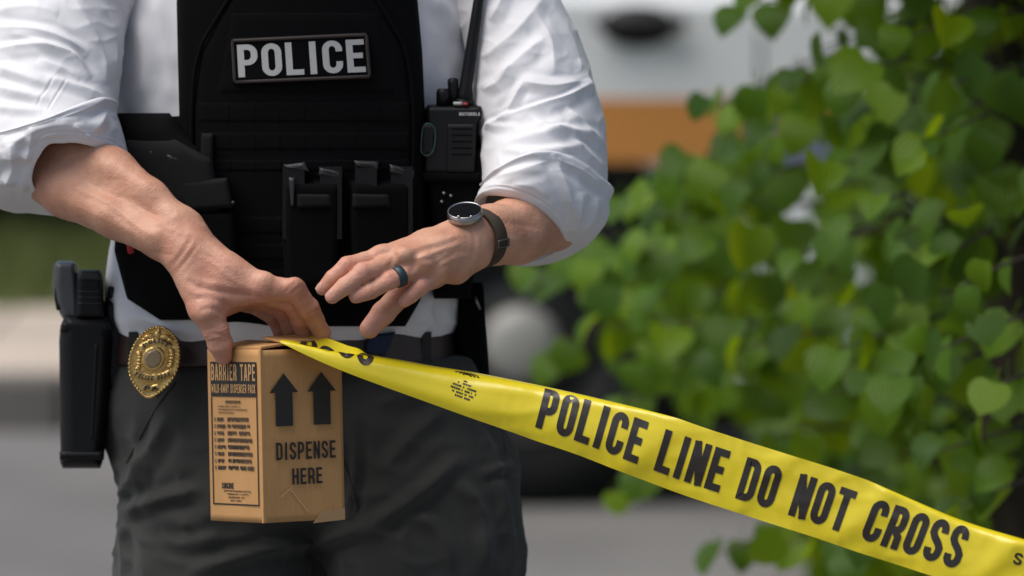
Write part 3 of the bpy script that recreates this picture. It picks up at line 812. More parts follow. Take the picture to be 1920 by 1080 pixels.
# ---- left arm (picture right): open hand over the tape
l_arm = [[((1065, 385, -40), 50), ((1030, 408, 20), 62), ((965, 433, 82), 61), ((925, 443, 118), 52), ((893, 451, 140), 45)],
         [((918, 430, 122), 46), ((880, 440, 148), 40)]]
l_palm = [[((876, 436, 150), 35), ((800, 460, 172), 28), ((712, 482, 196), 19)],
          [((880, 447, 158), 34), ((810, 473, 184), 27), ((752, 489, 205), 20)],
          [((884, 462, 156), 34), ((830, 484, 182), 27), ((792, 500, 202), 20)],
          [((888, 474, 148), 33), ((852, 500, 168), 30), ((822, 512, 191), 20)],
          [((875, 474, 122), 34), ((812, 510, 150), 30)], [((830, 485, 158), 33), ((780, 495, 172), 28)]]
l_fing = [[((712, 482, 196), 19), ((651, 499, 212), 17), ((624, 522, 215), 15.2), ((604, 542, 213), 12.6)],
          [((752, 489, 205), 19.5), ((680, 511, 227), 17.8), ((646, 537, 232), 15.8), ((623, 556, 230), 13.6)],
          [((792, 500, 202), 19), ((730, 526, 223), 16.8), ((694, 546, 229), 15.4), ((668, 556, 228), 13.4)],
          [((822, 512, 191), 17.5), ((788, 537, 208), 15.6), ((770, 554, 212), 14.2), ((758, 565, 211), 12.4)],
          [((812, 510, 150), 29), ((752, 552, 170), 23), ((718, 588, 180), 22), ((694, 615, 183), 19.5)]]
def l_extra(fd):
    for a, b_ in (((850, 436, 170), (730, 472, 205)), ((856, 446, 180), (765, 476, 215)), ((858, 460, 180), (800, 488, 211)), ((862, 474, 175), (826, 502, 200))):
        fd.cone(J(*a), M(6), J(*b_), M(8), M(22))                       # tendons
    for a, b_ in (((700, 470, 222), (738, 497, 226)), ((742, 480, 232), (778, 503, 230))):
        fd.cone(J(*a), M(4), J(*b_), M(4), M(9), carve=True)
    for c, r in (((715, 472, 203), 12), ((755, 478, 214), 12.5), ((795, 490, 211), 12), ((825, 504, 199), 11)):
        fd.ell(J(*c), np.full(3, M(r)), M(16))                          # knuckles
VL, QL = build_arm([(1120, 300, -130), (580, 650, 250), (900, 520, 60)], l_arm, l_palm, l_fing, l_extra, kf=8)

# ---- creases over the finger joints, drawn across the back of each finger
def creases(V, Q, items):
    N = vnormals(V, Q); disp = np.zeros(len(V))
    for c, ax, up, r in items:
        c, ax, up = np.asarray(c), np.asarray(ax), np.asarray(up)
        ax = ax / np.linalg.norm(ax); rel = V - c; t = rel @ ax; lat = np.linalg.norm(rel - t[:, None] * ax, axis=1)
        m = (lat < r * 1.6) & (np.abs(t) < r * 1.1) & ((N @ (up / np.linalg.norm(up))) > .1)
        for off, dep in ((-.42, .6), (-.14, .9), (.16, 1.0), (.45, .6)):
            disp[m] -= dep * .0009 * np.exp(-((t[m] - off * r) / (.09 * r)) ** 2)
        disp[m] += .0005 * np.exp(-(t[m] / (.6 * r)) ** 2)
    return V + N * disp[:, None]
items = []
for f, up in [(x, (-.1, -.45, .9)) for x in l_fing[:4]]:
    for i, rr in ((1, f[1][1]), (2, f[2][1])):
        a, c, d = J(*f[i - 1][0]), J(*f[i][0]), J(*f[i + 1][0]); items.append((c, d - a, up, M(rr)))
VL = creases(VL, QL, items)
f = r_fing[0]; VR = creases(VR, QR, [(J(*f[1][0]), J(*f[2][0]) - J(*f[0][0]), (0, -1, .1), M(24))])

# ---- muscle relief, veins, tendons and skin folds
VR = fold(VR, vnormals(VR, QR), [
    ([(150, 335), (215, 365), (270, 392), (325, 410)], 20, -4.5), ([(205, 300), (270, 345), (330, 392)], 22, 3.0), ([(110, 370), (200, 410), (300, 455)], 26, 2.5),
    ([(140, 352), (190, 372), (230, 400), (262, 425), (300, 448)], 4.5, 1.1), ([(190, 372), (240, 378), (300, 420), (345, 440)], 4, .9), ([(345, 425), (385, 452), (440, 490), (490, 520)], 7, 1.6),
    ([(360, 450), (400, 480), (455, 515)], 5, 1.0), ([(372, 478), (410, 500), (440, 528), (470, 540)], 4, .9),
    ([(322, 500), (345, 470), (362, 440)], 4, -1.0), ([(330, 512), (352, 484), (372, 458)], 3.5, -.9), ([(350, 520), (372, 538), (420, 548), (476, 556)], 6, -2.2),
    ([(365, 560), (390, 556), (415, 566)], 4, -1.0), ([(372, 585), (395, 578), (420, 588)], 4, -1.1), ([(382, 606), (404, 600), (428, 606)], 3.5, -1.1), ([(386, 632), (406, 626), (430, 632)], 3, -1.2), ([(390, 640), (408, 636), (430, 641)], 2.5, -.8),
    ([(535, 548), (545, 538), (556, 528)], 3, -.9), ([(543, 552), (556, 542), (566, 532)], 3, -.8), ([(480, 552), (500, 562), (520, 560)], 4, -1.2), ([(575, 592), (590, 584), (604, 580)], 3, -.9), ([(415, 560), (440, 585), (450, 600)], 5, -1.2)])
VL = fold(VL, vnormals(VL, QL), [
    ([(862, 440), (815, 455), (770, 468)], 5, 1.0), ([(870, 455), (830, 468), (790, 482), (770, 492)], 4.5, 1.2), ([(880, 478), (850, 486), (815, 500)], 4.5, 1.0), ([(850, 468), (820, 488), (800, 500)], 3.5, .9),
    ([(742, 474), (735, 490), (728, 504)], 4, -1.0), ([(782, 484), (775, 502), (768, 514)], 4, -1.0), ([(812, 498), (806, 514), (800, 524)], 4, -.9),
    ([(905, 372), (950, 380), (1000, 398)], 22, 2.0), ([(935, 415), (975, 420), (1020, 430)], 16, -2.0), ([(880, 420), (890, 450), (885, 490)], 4, -.9)])
# ---- rest of the body under the clothes, with the head above the picture
fd = Field((-1.05, 5.95, .02), (.45, 6.95, 1.98), .0105)
def B(px, py, mm): return J(px, py, mm)
HX, HY = float(J(575, 0, 0)[0]), D0 + .13
fd.ell((HX, HY + .01, 1.30), (.135, .085, .26), .03)
fd.ell(J(555, 560, -140), (.155, .10, .13), .05)
fd.ell(J(548, 760, -140), (.175, .11, .12), .05)
fd.cone((HX - .13, HY, 1.43), .05, (HX + .13, HY, 1.43), .05, .04)
fd.cone((HX, HY + .01, 1.48), .062, (HX, HY - .01, 1.62), .058, .03)
for s, el, top in ((-1, (-20, 255, -40), (285, -95, -138)), (1, (1060, 372, -60), (840, -95, -138))):
    fd.cone(J(*top), .035, J(*el), .030, .01)
    fd.cone(J(*el), .030, J(*((90, 305, 20) if s < 0 else (1030, 408, 20))), .030, .01)
for t_, k_, a_ in (((420, 800, -140), (388, 1560, -110), (380, 2300, -150)), ((720, 800, -140), (850, 1560, -90), (868, 2300, -140))):
    fd.cone(J(*t_), .088, J(*k_), .056, .05); fd.cone(J(*k_), .056, J(*a_), .038, .02)
hc = np.array([HX, HY - .015, 1.705])
fe = Field(hc - .15, hc + .15, .0042)
fe.cone(hc + (0, .02, -.14), .056, hc + (0, .015, -.05), .056, .02)
fe.ell(hc + (0, .012, .02), (.076, .095, .098), .01); fe.ell(hc + (0, -.03, -.06), (.055, .062, .062), .03)
fe.cone(hc + (0, -.092, .01), .011, hc + (0, -.112, -.022), .014, .012)
for s in (-1, 1):
    fe.ell(hc + (s * .079, .012, -.005), (.010, .02, .033), .004)
    fe.cone(hc + (s * .032, -.088, .005), .014, hc + (s * .033, -.12, .005), .013, .008, carve=True)
    fe.ell(hc + (s * .032, -.076, .004), (.0125, .0125, .011), .0)
fe.ell(hc + (0, -.088, -.052), (.024, .010, .009), .006)
fe.cone(hc + (-.03, -.092, .022), .008, hc + (.03, -.092, .022), .008, .012)
fe.ell(hc + (0, -.085, -.095), (.024, .016, .016), .02)
VH, QH = fe.mesh(1)
VB, QB = fd.mesh(2)
V = np.concatenate([VR, VL, VB, VH]); Q = np.concatenate([QR, QL + len(VR), QB + len(VR) + len(VL), QH + len(VR) + len(VL) + len(VB)])
body_o = obj('body', V, Q, M_skin, officer)
flush = np.zeros(len(V), np.float32)
for f in r_fing + l_fing:
    for (p, r), wgt in zip(f, (.45, .7, .45, .85)):
        d = np.linalg.norm(V - J(*p), axis=1); flush = np.maximum(flush, wgt * np.exp(-(d / M(r * 1.25)) ** 2))
for p, r, wgt in (((400, 545, 165), 70, .38), ((350, 470, 140), 60, .2), ((700, 600, 183), 40, .6)):
    d = np.linalg.norm(V - J(*p), axis=1); flush = np.maximum(flush, wgt * np.exp(-(d / M(r)) ** 2))
a_ = body_o.data.attributes.new('flush', 'FLOAT', 'POINT'); a_.data.foreach_set('value', flush.astype(np.float32))
# fingernails
def nail(tip, prev, up, w, L, r):
    t, p = J(*tip), J(*prev); ax = t - p; ax /= np.linalg.norm(ax); up = np.asarray(up, float); up -= ax * (up @ ax); up /= np.linalg.norm(up)
    sd = np.cross(ax, up); V = []
    c = t - ax * M(r) * .15
    for i in range(7):
        u = -1 + 2 * i / 6
        for j in range(6):
            a = (-1 + 2 * j / 5) * .95
            wid = w * (1 - .12 * u * u) * (1 if u > -.6 else .85)
            V.append(c + ax * M(L) * .5 * (u * (1 - .22 * a * a)) + sd * M(wid) * math.sin(a) * .95 + up * (M(r) * (1.03 - .16 * max(0, u)) - M(w) * (1 - math.cos(a)) * .9 - M(1.2) * (u < -.9)))
    return obj('fingernail', V, grid_faces(6, 7), M_nail, officer)
for f, up in ((l_fing[0], (-.35, -.55, .65)), (l_fing[1], (-.35, -.6, .7)), (l_fing[2], (-.35, -.45, .8)), (l_fing[3], (-.3, -.4, .8))):
    nail(f[3][0], f[2][0], up, f[3][1] * .82, f[3][1] * 1.5, f[3][1])
f = r_fing[1]  # nail((612, 638, 122), f[2][0], (.9, -.2, .4), 14, 24, 17)
f = l_fing[4]  # nail(f[3][0], f[2][0], (-.8, .5, -.3), 14, 26, 17)
# hair
fh = Field(hc - .14, hc + .16, .005)
fh.ell(hc + (0, .022, .034), (.084, .102, .098), .0); fh.cone(hc + (0, -.16, -.03), .085, hc + (0, -.12, -.08), .09, .01, carve=True)
fh.cone(hc + (0, -.02, -.11), .09, hc + (0, .05, -.16), .09, .01, carve=True)
v, q = fh.mesh(1); obj('hair', v, q, M_hair, officer)

# ---- shirt ---------------------------------------------------------------
def ring(c, tangent, r1, r2, n=40):
    """ellipse in photo space about c (px, py, mm): r1 px across the picture, r2 px in depth"""
    c = np.array([c[0], c[1], c[2] * S0 / 1000.0], float); t = np.asarray(tangent, float); t /= np.linalg.norm(t)
    a = np.cross(t, (0, 0, 1.0)); a /= np.linalg.norm(a) + 1e-9; b_ = np.cross(a, t); b_ /= np.linalg.norm(b_)
    if b_[2] < 0: b_ = -b_
    if a[0] > 0: a = -a
    th = np.linspace(0, 2 * math.pi, n, endpoint=False)       # starts at picture left, over the front
    return c + r1 * np.cos(th)[:, None] * a + r2 * np.sin(th)[:, None] * b_
def pring(pts, n=40):
    P = np.array([(p[0], p[1], p[2] * S0 / 1000.0) for p in pts], float); return catmull(P, n, closed=True)
def ring_to_world(R): return W(R[..., 0], R[..., 1], R[..., 2] * 1000.0 / S0)
def path_rings(spec, n=40):
    C = np.array([(s[0], s[1], s[2] * S0 / 1000.0) for s in spec], float); T = np.gradient(C, axis=0)
    return [ring(s[:3], t, s[3], s[4], n) for s, t in zip(spec, T)]
def loft(name, rings, nu, nv, mat_, parent, folds=(), noise=None, close=False, thick=None, crumple=0):
    R = np.stack(rings)                                        # k, n, 3
    R = catmull(R, nv); R = np.transpose(catmull(np.transpose(R, (1, 0, 2)), nu, closed=True), (1, 0, 2))
    V = ring_to_world(R).reshape(-1, 3); F = grid_faces(nu, nv, cu=True)
    N = vnormals(V, F); cen = V.reshape(nv, nu, 3).mean(1)
    if ((V.reshape(nv, nu, 3) - cen[:, None]) * N.reshape(nv, nu, 3)).sum() < 0: F = F[:, ::-1]; N = -N
    if noise is not None:
        V = V + N * noise(V)[:, None]
        N = vnormals(V, F)
    if crumple:
        k = crumple / 1000
        amp = np.clip(noise3(V, .06, 77) * 2.2 - .5, .15, 1)
        V = V + N * (k * amp * (ridged(V * np.array([1.0, 1.0, 1.6]), .055, 21, 2.5) - .35) + .45 * k * (ridged(V * np.array([.8, .8, 1.4]), .024, 33, 2.5) - .35))[:, None]
        N = vnormals(V, F)
    if folds: V = fold(V, N, folds)
    return obj(name, V, F, mat_, parent), V
def wob(freqs, amp, seed):
    r_ = np.random.default_rng(seed); K = r_.normal(0, 1, (6, 3)); ph = r_.uniform(0, 6.28, 6)
    def g(V):
        o = 0
        for k, p in zip(K, ph): o = o + np.sin(V @ (k * freqs) + p)
        return amp * o / 3
    return g
def grow(R, k): c = R.mean(0); return (R - c) * k + c
shirt = empty('shirt', tuple(officer.location)); shirt.parent = officer; shirt.location = (0, 0, 0)
PX = lambda mm: mm * S0 / 1000.0
torso = [(565, -262, -140, 110, PX(70)), (565, -215, -140, 250, PX(95)), (562, -130, -140, 312, PX(125)), (555, 0, -140, 342, PX(138)), (553, 200, -140, 346, PX(138)),
         (548, 400, -140, 334, PX(140)), (535, 520, -140, 336, PX(150)), (530, 590, -140, 336, PX(154)), (530, 625, -140, 322, PX(146)), (530, 662, -140, 300, PX(128))]
tr = [ring(t[:3], (0, 1, 0), t[3], t[4]) for t in torso]
t_folds = [([(288, -20), (300, 60), (313, 130), (318, 200)], 12, 5), ([(262, 30), (275, 110), (268, 190)], 14, 6), ([(812, -10), (845, 30), (860, 70)], 12, 6),
           ([(835, 120), (842, 200), (838, 260)], 14, 5), ([(800, 60), (830, 65), (860, 62)], 6, 1.5), ([(235, 585), (300, 605), (370, 628)], 12, 5), ([(815, 545), (800, 580), (812, 612)], 10, 6),
           ([(840, 545), (835, 580), (845, 610)], 8, 5), ([(785, 560), (780, 590), (786, 612)], 8, 5)]
loft('shirt_body', tr, 200, 150, M_shirt, shirt, t_folds, wob(28, .0035, 3), crumple=1.6)
# right sleeve (picture left)
rs = path_rings([(390, -165, -140, 45, 60), (320, -165, -138, 75, 85), (245, -140, -128, 100, 105), (172, -70, -108, 122, 118), (118, 0, -85, 130, 126), (88, 105, -52, 146, 132), (74, 185, -25, 146, 134)])
rA = pring([(-72, 240, -15), (-38, 250, 45), (20, 240, 84), (80, 222, 100), (140, 198, 84), (193, 182, 40), (213, 190, -20), (150, 190, -85), (60, 205, -115), (-20, 225, -85)])
rM = pring([(-60, 345, 20), (0, 285, 88), (45, 256, 102), (90, 240, 106), (145, 232, 96), (202, 232, 58), (230, 245, -15), (200, 300, -90), (110, 355, -115), (20, 388, -60)])
rN = pring([(-15, 372, 35), (20, 305, 84), (62, 268, 98), (100, 254, 100), (148, 247, 92), (204, 254, 55), (238, 275, -10), (225, 340, -85), (140, 388, -105), (55, 400, -45)])
rB = pring([(48, 347, 62), (51, 305, 86), (78, 263, 97), (110, 258, 96), (150, 258, 90), (206, 273, 54), (243, 296, -8), (240, 345, -70), (165, 398, -85), (98, 403, -15)])
rI = pring([(62, 350, 56), (64, 310, 79), (88, 274, 89), (116, 269, 88), (152, 269, 82), (202, 283, 47), (234, 303, -10), (232, 345, -62), (165, 386, -75), (105, 391, -15)])
rJ = pring([(30, 320, 46), (40, 290, 70), (68, 258, 76), (100, 250, 74), (140, 250, 68), (190, 262, 36), (215, 285, -15), (205, 320, -55), (130, 350, -65), (70, 352, -15)])
inner = (rM - rM.mean(0)) * .93 + rM.mean(0)
f_r = [([(104, 140), (84, 172), (64, 205)], 2, -1.2), ([(126, 146), (106, 178), (88, 208)], 2, -1.2), ([(-10, 50), (67, 56), (120, 74), (168, 100)], 11, 7, .3), ([(-10, 92), (67, 84), (133, 102), (172, 146)], 9, 8, .3), ([(-10, 122), (53, 146), (92, 162)], 9, 6),
       ([(-10, 162), (58, 178), (92, 190)], 8, 6), ([(85, 145), (147, 163), (198, 182)], 7, 5), ([(133, -10), (187, 89), (198, 160)], 14, 6), ([(178, -10), (214, 60), (214, 150)], 12, 5),
       ([(-10, 20), (60, 14), (110, 26)], 14, 5), ([(70, 110), (120, 128), (150, 150)], 7, 4), ([(-10, 200), (40, 205), (80, 208)], 7, 4), ([(20, 66), (60, 72), (100, 92)], 6, 3)]
loft('sleeve', rs + [rA * .5 + inner * .5 + 0, inner], 420, 300, M_shirt, shirt, f_r, wob(30, .003, 5), crumple=2.3)
f_rc = [([(234, 284), (205, 263), (148, 248), (85, 252), (56, 285)], 1.8, -1.0), ([(105, 226), (156, 204), (200, 184)], 8, 4), ([(40, 244), (80, 232), (112, 222)], 7, 5), ([(170, 250), (190, 228), (200, 205)], 8, 4), ([(138, 236), (160, 250), (168, 262)], 7, 3.5),
        ([(0, 300), (30, 290), (60, 300)], 9, 5), ([(0, 335), (30, 340), (52, 356)], 9, 6), ([(18, 270), (24, 310), (10, 350)], 8, 5), ([(60, 240), (58, 262), (50, 300)], 6, 3)]
loft('cuff', [grow(rA, .955), grow(rA, .985), grow(rA, 1.035), grow(rM * .12 + rA * .88, 1.05), rM * .45 + rA * .55, rM, rN, rB, rI, rJ], 320, 150, M_shirt, shirt, f_rc, wob(30, .0012, 8), crumple=1.2)
# stitched sleeve tab
tabv = [W(x_, y_, z_) for x_, y_, z_ in ((98, 150, 92), (118, 152, 92), (86, 205, 106), (62, 200, 110))]
# left sleeve (picture right)
ls = path_rings([(735, -160, -140, 45, 60), (800, -160, -138, 75, 88), (868, -135, -130, 95, 105), (912, -68, -120, 99, 112), (944, 0, -105, 97, 120), (984, 100, -82, 110, 128), (1009, 190, -58, 117, 132), (1021, 262, -38, 117, 130)])
lA = pring([(905, 345, 15), (930, 318, 75), (985, 290, 98), (1036, 284, 88), (1095, 306, 55), (1142, 350, -5), (1120, 332, -75), (1060, 300, -125), (980, 300, -112), (920, 322, -60)])
lM = pring([(900, 352, 34), (932, 336, 86), (985, 322, 108), (1045, 332, 99), (1108, 372, 58), (1138, 408, 0), (1105, 440, -70), (1040, 430, -112), (960, 420, -92), (900, 380, -40)])
lN = pring([(898, 358, 46), (934, 345, 92), (985, 344, 108), (1045, 364, 100), (1094, 408, 66), (1108, 448, 8), (1062, 482, -48), (1000, 493, -80), (930, 470, -62), (894, 405, -12)])
lB = pring([(896, 366, 54), (935, 359, 92), (985, 372, 103), (1035, 404, 92), (1063, 440, 62), (1052, 470, 15), (1000, 497, -20), (945, 493, -42), (900, 450, -22), (884, 400, 18)])
lI = pring([(904, 372, 48), (937, 368, 83), (983, 381, 93), (1028, 410, 82), (1052, 442, 55), (1042, 466, 14), (998, 487, -16), (948, 484, -36), (908, 447, -18), (894, 402, 18)])
lJ = pring([(918, 365, 36), (948, 358, 66), (990, 368, 74), (1032, 396, 64), (1056, 425, 38), (1048, 448, 2), (1008, 468, -26), (958, 466, -42), (922, 432, -24), (910, 390, 8)])
linner = (lM - lM.mean(0)) * .92 + lM.mean(0)
f_l = [([(893, 252), (935, 226), (1010, 200), (1070, 176), (1114, 152)], 8, 8.5, .35), ([(975, 150), (1010, 158), (1050, 160), (1108, 150)], 9, 5), ([(982, 152), (952, 208), (934, 222)], 7, 5),
       ([(990, 218), (1040, 240), (1105, 250), (1132, 272)], 7, 6), ([(1060, 200), (1085, 224), (1112, 252)], 6, 4.5), ([(942, 272), (995, 254), (1070, 236)], 7, 5.5, .3), ([(940, 282), (1010, 283), (1090, 274)], 6, 4.5),
       ([(1068, 255), (1100, 288), (1138, 322)], 8, 6), ([(905, 110), (965, 62), (1022, -10)], 13, 5), ([(930, 150), (985, 100), (1020, 70)], 12, 5), ([(1000, 20), (1030, 70), (1040, 140)], 12, 4),
       ([(905, 170), (940, 150), (960, 120)], 9, 5), ([(920, 40), (940, 0), (950, -30)], 10, 5), ([(910, 225), (930, 238), (975, 236)], 6, 3), ([(1085, 110), (1100, 140), (1112, 180)], 8, 4)]
loft('sleeve', ls + [lA * .5 + linner * .5, linner], 420, 300, M_shirt, shirt, f_l, wob(30, .0028, 12), crumple=2.3)
f_lc = [([(899, 357), (935, 350), (985, 362), (1038, 394), (1066, 432)], 1.8, -1.0), ([(1034, 288), (1060, 348), (1082, 412)], 8, 5), ([(930, 332), (980, 318), (1032, 300)], 9, 3), ([(1045, 298), (1090, 320), (1130, 352)], 8, 4.5), ([(1092, 360), (1088, 400), (1072, 440)], 9, 4),
        ([(1120, 370), (1112, 410), (1090, 440)], 8, 4), ([(960, 345), (1000, 350), (1030, 370)], 10, 2.5)]
loft('cuff', [grow(lA, .955), grow(lA, .985), grow(lA, 1.035), grow(lM * .12 + lA * .88, 1.05), lM * .45 + lA * .55, lM, lN, lB, lI, lJ], 320, 150, M_shirt, shirt, f_lc, wob(30, .0010, 21), crumple=1.2)
# collar, above the picture
v, f = tube([(HX + .078 * math.cos(a), HY + .01 + .075 * math.sin(a), 1.545 + .012 * math.sin(a)) for a in np.linspace(0, 2 * math.pi, 28)], .013, 8); obj('collar', v, f, M_shirt, shirt)

# ---- trousers --------------------------------------------------------------
lo, hi = W(190, 640, -140), W(1010, 2330, -140)
ft = Field((lo[0] - .06, D0 - .06, -.0), (hi[0] + .08, D0 + .36, 1.10), .0044)
legs = [[((405, 760, -140), 190), ((398, 920, -125), 186), ((392, 1060, -115), 178), ((388, 1560, -105), 120), ((382, 2250, -145), 92), ((380, 2335, -150), 94)],
        [((728, 780, -140), 206), ((772, 920, -122), 198), ((806, 1060, -108), 182), ((850, 1560, -90), 122), ((866, 2250, -140), 94), ((868, 2335, -145), 96)]]
for L in legs:
    for (p, r), (q, s) in zip(L[:-1], L[1:]): ft.cone(J(*p), M(r), J(*q), M(s), M(18))
ft.cone(J(600, 860, -170), M(120), J(606, 1130, -190), M(78), M(30))
ft.ell(J(540, 740, -150), (M(338), .125, .15), .05)
ft.F = np.maximum(ft.F, (ft.ax[2] - W(530, 662, -140)[2])[None, None, :].astype(np.float32))
v, q = ft.mesh(2); nrm = vnormals(v, q)
zz = v[:, 2]; v = v + nrm * (wob(26, .0035, 31)(v) * np.clip((1.02 - zz) * 8, 0, 1))[:, None]
nrm = vnormals(v, q)
v = v + nrm * ((.0075 * (ridged(v * np.array([1, 1, 1.3]), .075, 41, 2.2) - .35) + .004 * (ridged(v * np.array([1, 1, 1.3]), .035, 43, 2.5) - .3)) * np.clip((1.0 - v[:, 2]) * 10, 0, 1))[:, None]
nrm = vnormals(v, q)
v = fold(v, nrm, [([(214, 945), (280, 850), (316, 775)], 12.8, 12.2), ([(214, 965), (311, 932), (385, 916)], 11.2, 10.8), ([(350, 1075), (486, 1034), (617, 1008), (700, 985)], 11.2, 12.2), ([(680, 1000), (792, 920), (870, 850)], 12.8, 10.8),
                  ([(900, 890), (938, 878), (965, 870)], 7.2, 8.1), ([(700, 760), (760, 740), (850, 700)], 14.4, 8.1), ([(720, 880), (770, 820), (840, 760)], 12.8, 6.8), ([(250, 800), (262, 880), (255, 960)], 9.6, 6.8),
                  ([(885, 780), (925, 860), (950, 960), (965, 1070)], 8.0, 6.8), ([(860, 900), (900, 960), (915, 1070)], 11.2, 8.1), ([(225, 980), (232, 1040), (230, 1090)], 7.2, 6.8), ([(655, 780), (668, 860), (650, 980)], 8.0, 8.1),
                  ([(780, 960), (830, 1010), (850, 1075)], 11.2, 6.8), ([(300, 1000), (340, 1020), (420, 1000)], 11.2, 6.8)])
tro = obj('trousers', v, q, M_trouser, officer)
def cloth_line(name, pts, w, m, par, lift=.0008, srcV=v, srcN=nrm):
    """raised seam following the cloth"""
    out = []
    P2 = catmull(np.asarray(pts, float), 40); px_, py_ = proj(srcV); frontm = srcN[:, 1] < .15
    for x_, y_ in P2:
        d = np.where(frontm, np.hypot(px_ - x_, py_ - y_), 1e9); i = int(np.argmin(d)); out.append(srcV[i] + srcN[i] * lift)
    out = np.array(out); k = np.ones(7) / 7
    out = np.stack([np.convolve(np.pad(out[:, c], 3, mode='edge'), k, 'valid') for c in range(3)], 1)
    vv, ff = tube(out, w, 6); return obj(name, vv, ff, m, par)
cloth_line('pocket_seam', [(330, 712), (290, 770), (252, 840), (232, 880)], .0009, M_trouser, tro)
cloth_line('pocket_seam', [(860, 690), (905, 740), (938, 800), (946, 850)], .0009, M_trouser, tro)
cloth_line('fly_seam', [(612, 700), (622, 800), (655, 900), (668, 960)], .002, M_trouser, tro)
# belt
br = [ring((530, y_, -140), (0, 1, 0), r_, PX(d_)) for y_, r_, d_ in ((622, 318, 135), (626, 326, 139), (650, 328, 141), (682, 330, 142), (687, 322, 138))]
belt, _ = loft('belt', br, 160, 18, M_belt, officer)
for bx_ in (250, 420, 700, 800):
    yy = -140 + 141 * math.sqrt(max(0, 1 - ((bx_ - 530) / 328) ** 2))
    v_ = [W(bx_ + dx, dy_, yy + dz) for dz in (6, 2) for dx, dy_ in ((-9, 622), (9, 622), (9, 700), (-9, 700))]
    obj('belt_loop', v_, [(0, 1, 2, 3), (0, 4, 5, 1), (1, 5, 6, 2), (2, 6, 7, 3), (3, 7, 4, 0)], M_trouser, officer, smooth=False)
# shoes
for px_, dep in ((380, -150), (868, -145)):
    c = W(px_, 2330, dep); fs = Field(c - (.09, .26, .08), c + (.09, .10, .16), .006)
    c = np.array([c[0], c[1], 0])
    fs.cone(c + (0, .03, .055), .045, c + (0, -.05, .055), .046, .03); fs.cone(c + (0, -.05, .05), .045, c + (0, -.19, .036), .036, .03)
    fs.cone(c + (0, .02, .07), .046, c + (0, .02, .13), .046, .03)
    fs.F = np.maximum(fs.F, (.002 - fs.ax[2])[None, None, :].astype(np.float32))
    v_, q_ = fs.mesh(1); obj('shoe', v_, q_, M_shoe, officer)

# ================================================================== VEST AND WHAT IT CARRIES
M_vest = weave('black_nylon', (.0036, .0036, .0039), .92, 420, .5, var=.25, spec=.08)
M_web = weave('black_webbing', (.0036, .0036, .004), .88, 300, .7, var=.2, spec=.08)
M_flap = weave('lighter_black_nylon', (.0095, .0095, .010), .85, 420, .5, var=.2, spec=.15)
M_poly = mat('black_polymer', (.0036, .0036, .004), .5, var=.2, bump=.15, bscale=900, spec=.28)
M_poly2 = mat('worn_black_polymer', (.022, .022, .023), .5, var=.25, vscale=90, bump=.2, bscale=700)
M_grey = mat('grey_steel', (.30, .30, .31), .35, metal=.8, var=.12)
M_letter = mat('grey_patch_lettering', (.44, .435, .42), .7, var=.07, vscale=300, bump=.3, bscale=900)
M_pedge = mat('brown_black_patch_edge', (.030, .021, .018), .8, var=.2)
def vest_mm(px, py=0): 
    return -152 + 174 * np.sqrt(np.clip(1 - ((np.asarray(px, float) - 565) / 405) ** 2, 0.02, 1))
def pad(name, corners, thick, off, rnd, mat_, parent, nx=24, ny=24, surf=vest_mm, skirt=14, bulge=0.0, corner=.0, smooth=True):
    """a padded panel laid on the vest: corners (tl, tr, br, bl) or rows [(py, xl, xr), ...] in photo px, thick/off in mm, rnd in px"""
    if len(corners[0]) == 3 and len(corners) >= 2 and not (len(corners) == 4 and False):
        R = np.array(corners, float); ys = np.linspace(R[0, 0], R[-1, 0], ny)
        xl, xr = np.interp(ys, R[:, 0], R[:, 1]), np.interp(ys, R[:, 0], R[:, 2])
        U = np.linspace(0, 1, nx); X = xl[:, None] + (xr - xl)[:, None] * U; Y = ys[:, None] + 0 * X
    else:
        tl, tr_, br_, bl = [np.array(c, float) for c in corners]
        u, v_ = np.meshgrid(np.linspace(0, 1, nx), np.linspace(0, 1, ny))
        u, v_ = u[..., None], v_[..., None]
        P = (1 - v_) * ((1 - u) * tl + u * tr_) + v_ * ((1 - u) * bl + u * br_); X, Y = P[..., 0], P[..., 1]
    wpx = np.hypot(X[:, -1:] - X[:, :1], Y[:, -1:] - Y[:, :1]); hpx = np.hypot(X[-1:] - X[:1], Y[-1:] - Y[:1])
    uu, vv = np.meshgrid(np.linspace(0, 1, nx), np.linspace(0, 1, ny))
    if rnd > 0:                                     # crowd the grid lines towards the rim so that it rounds off
        pass
    du = np.minimum(uu, 1 - uu) * wpx; dv = np.minimum(vv, 1 - vv) * hpx
    e = np.clip(np.minimum(du, dv) / max(rnd, 1e-6), 0, 1)
    if corner > 0:
        e = np.clip(1 - np.hypot(np.clip(1 - du / corner, 0, 1), np.clip(1 - dv / corner, 0, 1)), 0, 1) * corner / max(rnd, 1e-6); e = np.clip(e, 0, 1)
    lift = off + thick * np.sqrt(np.clip(1 - (1 - e) ** 2, 0, 1)) + bulge * np.sin(math.pi * uu) * np.sin(math.pi * vv)
    Z = surf(X, Y) + lift
    top = W(X, Y, Z).reshape(-1, 3)
    F = [tuple(q) for q in grid_faces(nx, ny)]
    rim = list(range(nx)) + [nx * (j + 1) - 1 for j in range(1, ny)] + [nx * (ny - 1) + i for i in range(nx - 2, -1, -1)] + [nx * j for j in range(ny - 2, 0, -1)]
    low = W(X.ravel()[rim], Y.ravel()[rim], (surf(X, Y) + off - skirt).ravel()[rim])
    b0 = len(top); n = len(rim)
    for i in range(n): F.append((rim[i], b0 + i, b0 + (i + 1) % n, rim[(i + 1) % n]))
    return obj(name, np.concatenate([top, low]), F, mat_, parent, smooth)

